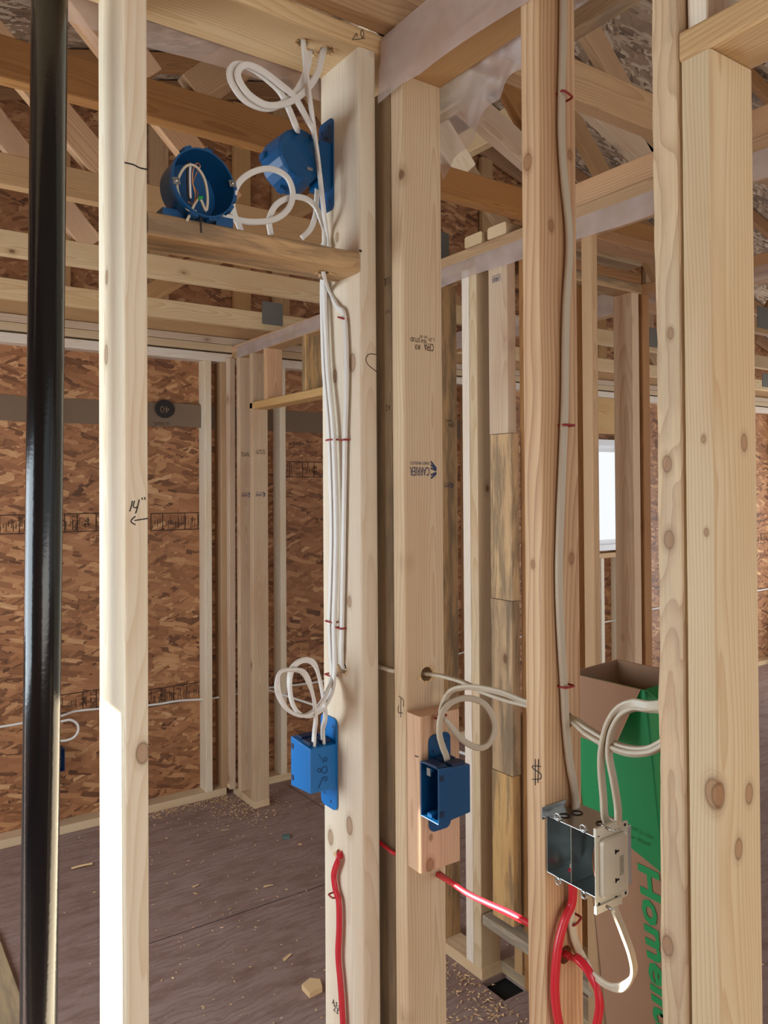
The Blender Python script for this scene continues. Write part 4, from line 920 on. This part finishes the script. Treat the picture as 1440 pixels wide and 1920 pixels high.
# between the studs
g1, g2 = onx(722, 1255, .826), onx(722, 1590, .826)
cab('grey_cable', [V((.80, hs2.y, hs2.z)), V((.824, 1.235, g1.z)), V((.829, 1.20, g1.z)), V((.829, 1.172, g1.z)), V((.835, 1.169, g1.z))], 'grey cable crossing the narrow gap at mid height', mat=PVCW, w_=.004, h_=.004)
cab('red_cable', [V((.80, hr2.y, hr2.z)), V((.823, 1.235, g2.z + .003)), V((.829, 1.20, g2.z)), V((.829, 1.172, g2.z - .002)), V((.835, 1.169, g2.z - .002))], 'red cable crossing the narrow gap low down', mat=RED, w_=.0035, h_=.0035)
# centre stud to grained stud
xm = .876
cab('white_cable', [V((hs3.x, 1.15, hs3.z))] + [V((hs3.x, 1.128, hs3.z + .001))] + PX([(830, 1268), (868, 1279), (905, 1297), (950, 1313), (990, 1323), (1030, 1336)], xm) + [V((hs4.x, .836, hs4.z + .003)), V((hs4.x, .79, hs4.z))] + PX([(1100, 1378), (1135, 1398), (1175, 1412), (1212, 1412), (1240, 1400), (1262, 1380)], .872),
    'white cable from the drilled centre stud through the grained stud', mat=PVCW)
cab('white_cable', PX([(1262, 1372), (1240, 1390), (1210, 1403), (1172, 1400), (1135, 1385), (1100, 1364)], .878) + [V((hs4.x + .004, .79, hs4.z + .004)), V((hs4.x + .004, .836, hs4.z + .006))] + PX([(1025, 1325), (985, 1316), (945, 1300), (900, 1290), (868, 1289), (843, 1298), (829, 1325), (828, 1342)], xm - .01) + PY([(834, 1348), (848, 1366), (868, 1388), (895, 1402), (916, 1395), (928, 1368), (921, 1338), (902, 1316), (872, 1309), (845, 1318), (827, 1342), (824, 1375), (830, 1400), (837, 1418)], 1.058) + [ony(839, 1430, 1.060)],
    'white cable looping in the air above the open blue outlet box', mat=PVCW)
# long cable on the grained stud
yc = .7935
cab('cream_cable', PY([(1057, -120), (1056, 0), (1055, 90), (1053, 182), (1053, 260), (1058, 340), (1066, 420), (1067, 480), (1062, 560), (1060, 640), (1059, 740), (1057, 800), (1053, 900), (1050, 980), (1048, 1080), (1051, 1180), (1057, 1285), (1061, 1360), (1068, 1430), (1075, 1470), (1079, 1500)], yc - .002) + [ony(1080, 1520, .786)], 'long cream cable running down the bold grained stud into the steel box', mat=PVCW, w_=.0066, h_=.0038)
p5 = onx(1240, 1337, .83)
for k, (pts, lb) in enumerate((([(1218, 1323), (1188, 1319), (1160, 1330), (1140, 1358), (1129, 1400), (1127, 1440), (1131, 1490), (1135, 1535)], 'cream cable arching from the rough king stud to the steel box, outer'), ([(1214, 1331), (1188, 1329), (1163, 1343), (1146, 1375), (1142, 1415), (1150, 1460), (1158, 1510), (1160, 1545)], 'cream cable arching from the rough king stud to the steel box, inner'))):
    e = V((.885, .722, 1.20)) if k == 0 else V((.892, .712, 1.20))
    cab('cream_cable', [V((.865, .60, p5.z)), V((.86, .612, p5.z + .004 - .006 * k))] + PX(pts, .866 + .004 * k)[0:] + [e], lb, mat=PVCW, w_=.0062)
cab('cream_cable', [V((.868, .78, 1.13))] + PY([(1072, 1690), (1071, 1722), (1078, 1765), (1095, 1800)], .790) + PX([(1118, 1832), (1148, 1851), (1172, 1848), (1188, 1825), (1184, 1790), (1168, 1745), (1152, 1702)], .862) + [V((.862, .706, 1.13))], 'cream cable hanging in a long U below the steel box', mat=PVCW, w_=.0062)
cab('red_cable', [onx(812, 1628, .90), onx(824, 1640, .90)] + PX([(850, 1657), (880, 1677), (915, 1694), (955, 1712), (995, 1733), (1020, 1745)], .88) + [V((.875, .84, hr4.z + .02)), V((hr4.x, .82, hr4.z))], 'red cable running from below the short block to the grained stud', mat=RED, w_=.0064, h_=.005)
cab('red_cable', [V((.862, .776, 1.125))] + PY([(1073, 1690), (1060, 1722), (1048, 1765), (1042, 1815), (1041, 1870), (1048, 1920), (1062, 1975)], .785), 'red cable dropping from the steel box, left of the hole', mat=RED, w_=.0064, h_=.005)
cab('red_cable', [V((hr4.x, .80, hr4.z)), V((hr4.x + .001, .785, hr4.z + .002))] + PX([(1082, 1797), (1102, 1818), (1118, 1850), (1124, 1885), (1118, 1925), (1106, 1975)], .862), 'red cable curling out of the hole in the grained stud', mat=RED, w_=.0064, h_=.005)
# thin cables on the far walls
yw = 4.105
cab('white_cable', PY([(-90, 1378), (0, 1363), (30, 1358), (62, 1352), (112, 1343)], 4.05) + PY([(140, 1334), (185, 1329), (282, 1322), (335, 1314), (380, 1311), (418, 1306)], yw) + [V((2.0, 4.105, .535)), V((2.36, 4.105, .52)), V((3.2, 4.105, .53)), V((4.0, 4.11, .60)), V((5.1, 4.1, .62)), V((5.45, 4.1, .66)), V((6.5, 4.1, .68)), V((7.6, 4.1, .70))], 'thin white cable strung along the back wall through the studs', w_=.006, h_=.006, mat=PVC)
cab('white_cable', PY([(100, 1356), (118, 1352), (133, 1350), (145, 1358), (146, 1372), (136, 1384), (118, 1389), (104, 1386), (95, 1372)], 4.04), 'small white cable loop hanging on the back wall beside the black pipe', w_=.006, h_=.006)
cab('white_cable', [V((1.95, 4.10, .56)), V((2.05, 2.35, .62)), V((2.15, 2.15, .60)), V((2.42, 1.93, .55))], 'thin white cable in the dark behind the doubled studs', w_=.006, h_=.006)
# staples
for (px, py, lb) in ((627, 825, 'red staple over the left cables, upper'), (626, 1165, 'red staple over the left cables, middle'), (625, 1265, 'red staple over the left cables, just above the loops')):
    staple(onx(px - 3, py, .776), Y, -X, .0125, lb)
for (px, py, lb) in ((645, 597, 'red staple over the right cable, highest, tilted'), (648, 825, 'red staple over the right cable, middle'), (641, 1177, 'red staple over the right cable, lowest')):
    staple(onx(px, py, .779), Y + (Z * .35 if py < 600 else V()), -X, .0095, lb)
staple(onx(630, 1677, .778), Y, -X, .009, 'red staple on the red cable of the pale stud', h=.012)
for (py, px, lb) in ((182, 1054, 'red staple on the long cable, near the top'), (798, 1058, 'red staple on the long cable, mid height'), (1285, 1057, 'red staple on the long cable, above the steel box')):
    staple(ony(px, py, .796), X - (Z * .25 if py < 200 else V()), -Y, .0105, lb, h=.012)
staple(ony(1073, 1722, .795), X + Z * .4, -Y, .009, 'red staple under the steel box', h=.011)
staple(V((.872, 1.088, 1.268)), X + Z * .2, -Y, .010, 'brown red staple at the top of the short block')

# ================================================================== TALL GREEN CARTON
E0 = EYE + ray(1210, 1295) / FPX * 1.70
hv = V((-.030, .016, .345)).normalized(); wv = (V((.10, 1, 0)) - hv * (V((.10, 1, 0)).dot(hv))).normalized(); dv = -hv.cross(wv).normalized()
if dv.x < 0: dv = -dv
CB = thing('carton', E0 - hv * 1.22, 'tall open green and brown carton leaning behind the studs at lower right', 'box')
fnK = lambda d, w__, h: E0 + dv * d + wv * w__ + hv * h
def kp(name, pts, th, ax, mat): return link(name, prism([fnK(*p) for p in pts], th, ax), mat, CB)
Wd, Dp = .24, .16
kp('front_panel', [(0, 0, 0), (0, Wd, 0), (0, Wd, -.325), (0, .12, -.365), (0, 0, -.40)], .004, dv, GREEN)
kp('front_panel', [(0, 0, -.40), (0, .12, -.365), (0, Wd, -.325), (0, Wd, -1.22), (0, 0, -1.22)], .004, dv, CARD)
kp('side_panel', [(0, 0, 0), (Dp, 0, 0), (Dp, 0, -1.22), (0, 0, -1.22)], .004, wv, GREEND)
kp('side_panel', [(0, Wd, 0), (Dp, Wd, 0), (Dp, Wd, -1.22), (0, Wd, -1.22)], .004, -wv, CARD)
kp('back_panel', [(Dp, 0, .0), (Dp, Wd, .0), (Dp, Wd, -1.22), (Dp, 0, -1.22)], .004, -dv, CARD)
kp('front_flap', [(-.001, .012, .001), (-.001, Wd, .001), (-.055, Wd + .01, -.12), (-.055, .055, -.125)], .003, -dv, CARD)
kp('side_flap', [(0, 0, 0), (Dp, 0, 0), (Dp, -.045, -.02), (0, -.045, -.02)], .003, hv, GREEND)
stamp(CB, 'brand_lettering', 'Homelite', fnK(-.001, .045, -.60), -hv, -wv, .40, INKG, .062, lift=.001, font_bold=True)
faint_text(CB, 'small_lettering', fnK(-.001, .052, -.325), -wv, hv, .07, .008, 12, GREEND, 5)
faint_text(CB, 'small_lettering', fnK(-.001, .058, -.345), -wv, hv, .06, .008, 9, GREEND, 6)

# ================================================================== FLOOR DEBRIS
tag(board('loose_plank', .28, .50, 2.30, 3.30, 0, .022, W['grey'], None, bev=.003), 'dark grey plank lying on the floor at the bottom left corner', 'board')
c_ = onz(586, 1856, 0)
bm = prism([c_ + V(p) for p in ((-.03, -.035, .001), (.02, -.03, .001), (.035, .01, .001), (.01, .035, .001), (-.03, .02, .001))], .018, Z); tag(link('wood_offcut', bm, CHIP), 'small splintered wood chunk on the floor near the pale stud', 'wood scrap')
a_, b_ = onz(134, 1631, 0), onz(173, 1622, 0)
tag(link('wood_sliver', sweep_bm([a_ + Z * .006, (a_ + b_) / 2 + Z * .008, b_ + Z * .006], [(.008, 0), (0, .005), (-.008, 0), (0, -.004)], Z, 4), CHIP), 'long thin pale sliver on the floor between pipe and sunlit stud', 'wood scrap')
c_ = onz(536, 1571, 0); tag(link('crumpled_wrapper', prism([c_ + V(p) for p in ((-.02, -.01, .001), (.01, -.02, .001), (.022, .01, .001), (-.008, .022, .001))], .012, Z), simple('teal_scrap', srgb(90, 120, 118), .4)), 'small teal scrap lying on the floor below the blue switch box', 'scrap')
c_ = onz(366, 1470, .04); tag(link('wood_offcut', box_bm(.05, .03, .02, .003, loc=(1.785, 4.04, .055)), CHIP), 'small pale block on the floor plate at the room corner', 'wood scrap')
bm = bmesh.new(); rg = random.Random(11)
def chip(x, y, s_):
    a = rg.uniform(0, 6.28); L = s_ * rg.uniform(.5, 1.6); w_ = s_ * rg.uniform(.2, .6); d = V((math.cos(a), math.sin(a), 0)); n_ = V((-d.y, d.x, 0)); z = rg.uniform(.0008, .004)
    p = V((x, y, z)); vv = [bm.verts.new(q) for q in (p - d * L - n_ * w_, p + d * L - n_ * w_ * .6 + Z * rg.uniform(0, .004), p + d * L * .8 + n_ * w_, p - d * L * .7 + n_ * w_ + Z * rg.uniform(0, .004))]; bm.faces.new(vv)
for k in range(320): chip(rg.gauss(1.76, .10), rg.gauss(3.86, .13), .006)
for k in range(330): chip(1.78 - abs(rg.gauss(.01, .07)), rg.uniform(1.75, 2.75), .006)
for k in range(160): chip(rg.gauss(1.62, .1), rg.gauss(1.85, .12), .006)
for k in range(420): chip(rg.uniform(.8, 3.0), rg.uniform(1.5, 4.05), .005)
for k in range(260): chip(rg.uniform(1.2, 1.75), 4.05 - abs(rg.gauss(0, .05)), .005)
for k in range(16): chip(rg.uniform(1.0, 2.4), rg.uniform(2.1, 3.9), .016)
tag(link('sawdust', bm, CHIP), 'pale sawdust and shavings scattered over the subfloor', 'sawdust', kind='stuff')
# subfloor seams
stroke(flo, 'floor_seam', [[(2.1, 1.0, 0), (2.1, 4.0, 0)], [(.9, 2.9, 0), (4.5, 2.9, 0)]], Z, INK, r=.0016)

# the pipe passes through holes in both plates
bpl = [o for o in C.objects if o.name == 'bottom_plate'][0]
for q in (tp, bpl): bore(q, pb + (pt - pb) * (-.02), pt + (pt - pb) * .1, .031, 28)
# repeats of a kind share a group
for o in list(C.objects):
    if o.parent or 'label' not in o: continue
    n_ = o.name.split('.')[0]
    if n_ == 'wall_stud':
        x, y = o.location.x, o.location.y
        o['group'] = 'studs of the back wall' if y > 4.05 else 'studs of the drilled near wall' if x < .825 else 'studs of the near cross wall' if x < 1.0 else 'studs of the far cross wall' if x < 1.95 else 'studs of the closet'
    else:
        g_ = {'cable_staple': 'red cable staples', 'white_cable': 'white cables', 'cream_cable': 'cream cables', 'red_cable': 'red cables', 'roof_truss': 'roof trusses', 'top_plate': 'top plates', 'bottom_plate': 'floor plates',
              'plastic_sheet': 'clear plastic sheets', 'electrical_box': 'blue single boxes', 'ceiling_fixture_box': 'round blue boxes', 'cripple_board': 'stacked boards of the far column', 'joist_end': 'sawn board ends on the far plate',
              'wood_offcut': 'wood offcuts on the floor', 'building_paper_strip': 'brown paper strips', 'door_header': 'door headers'}.get(n_)
        if g_: o['group'] = g_
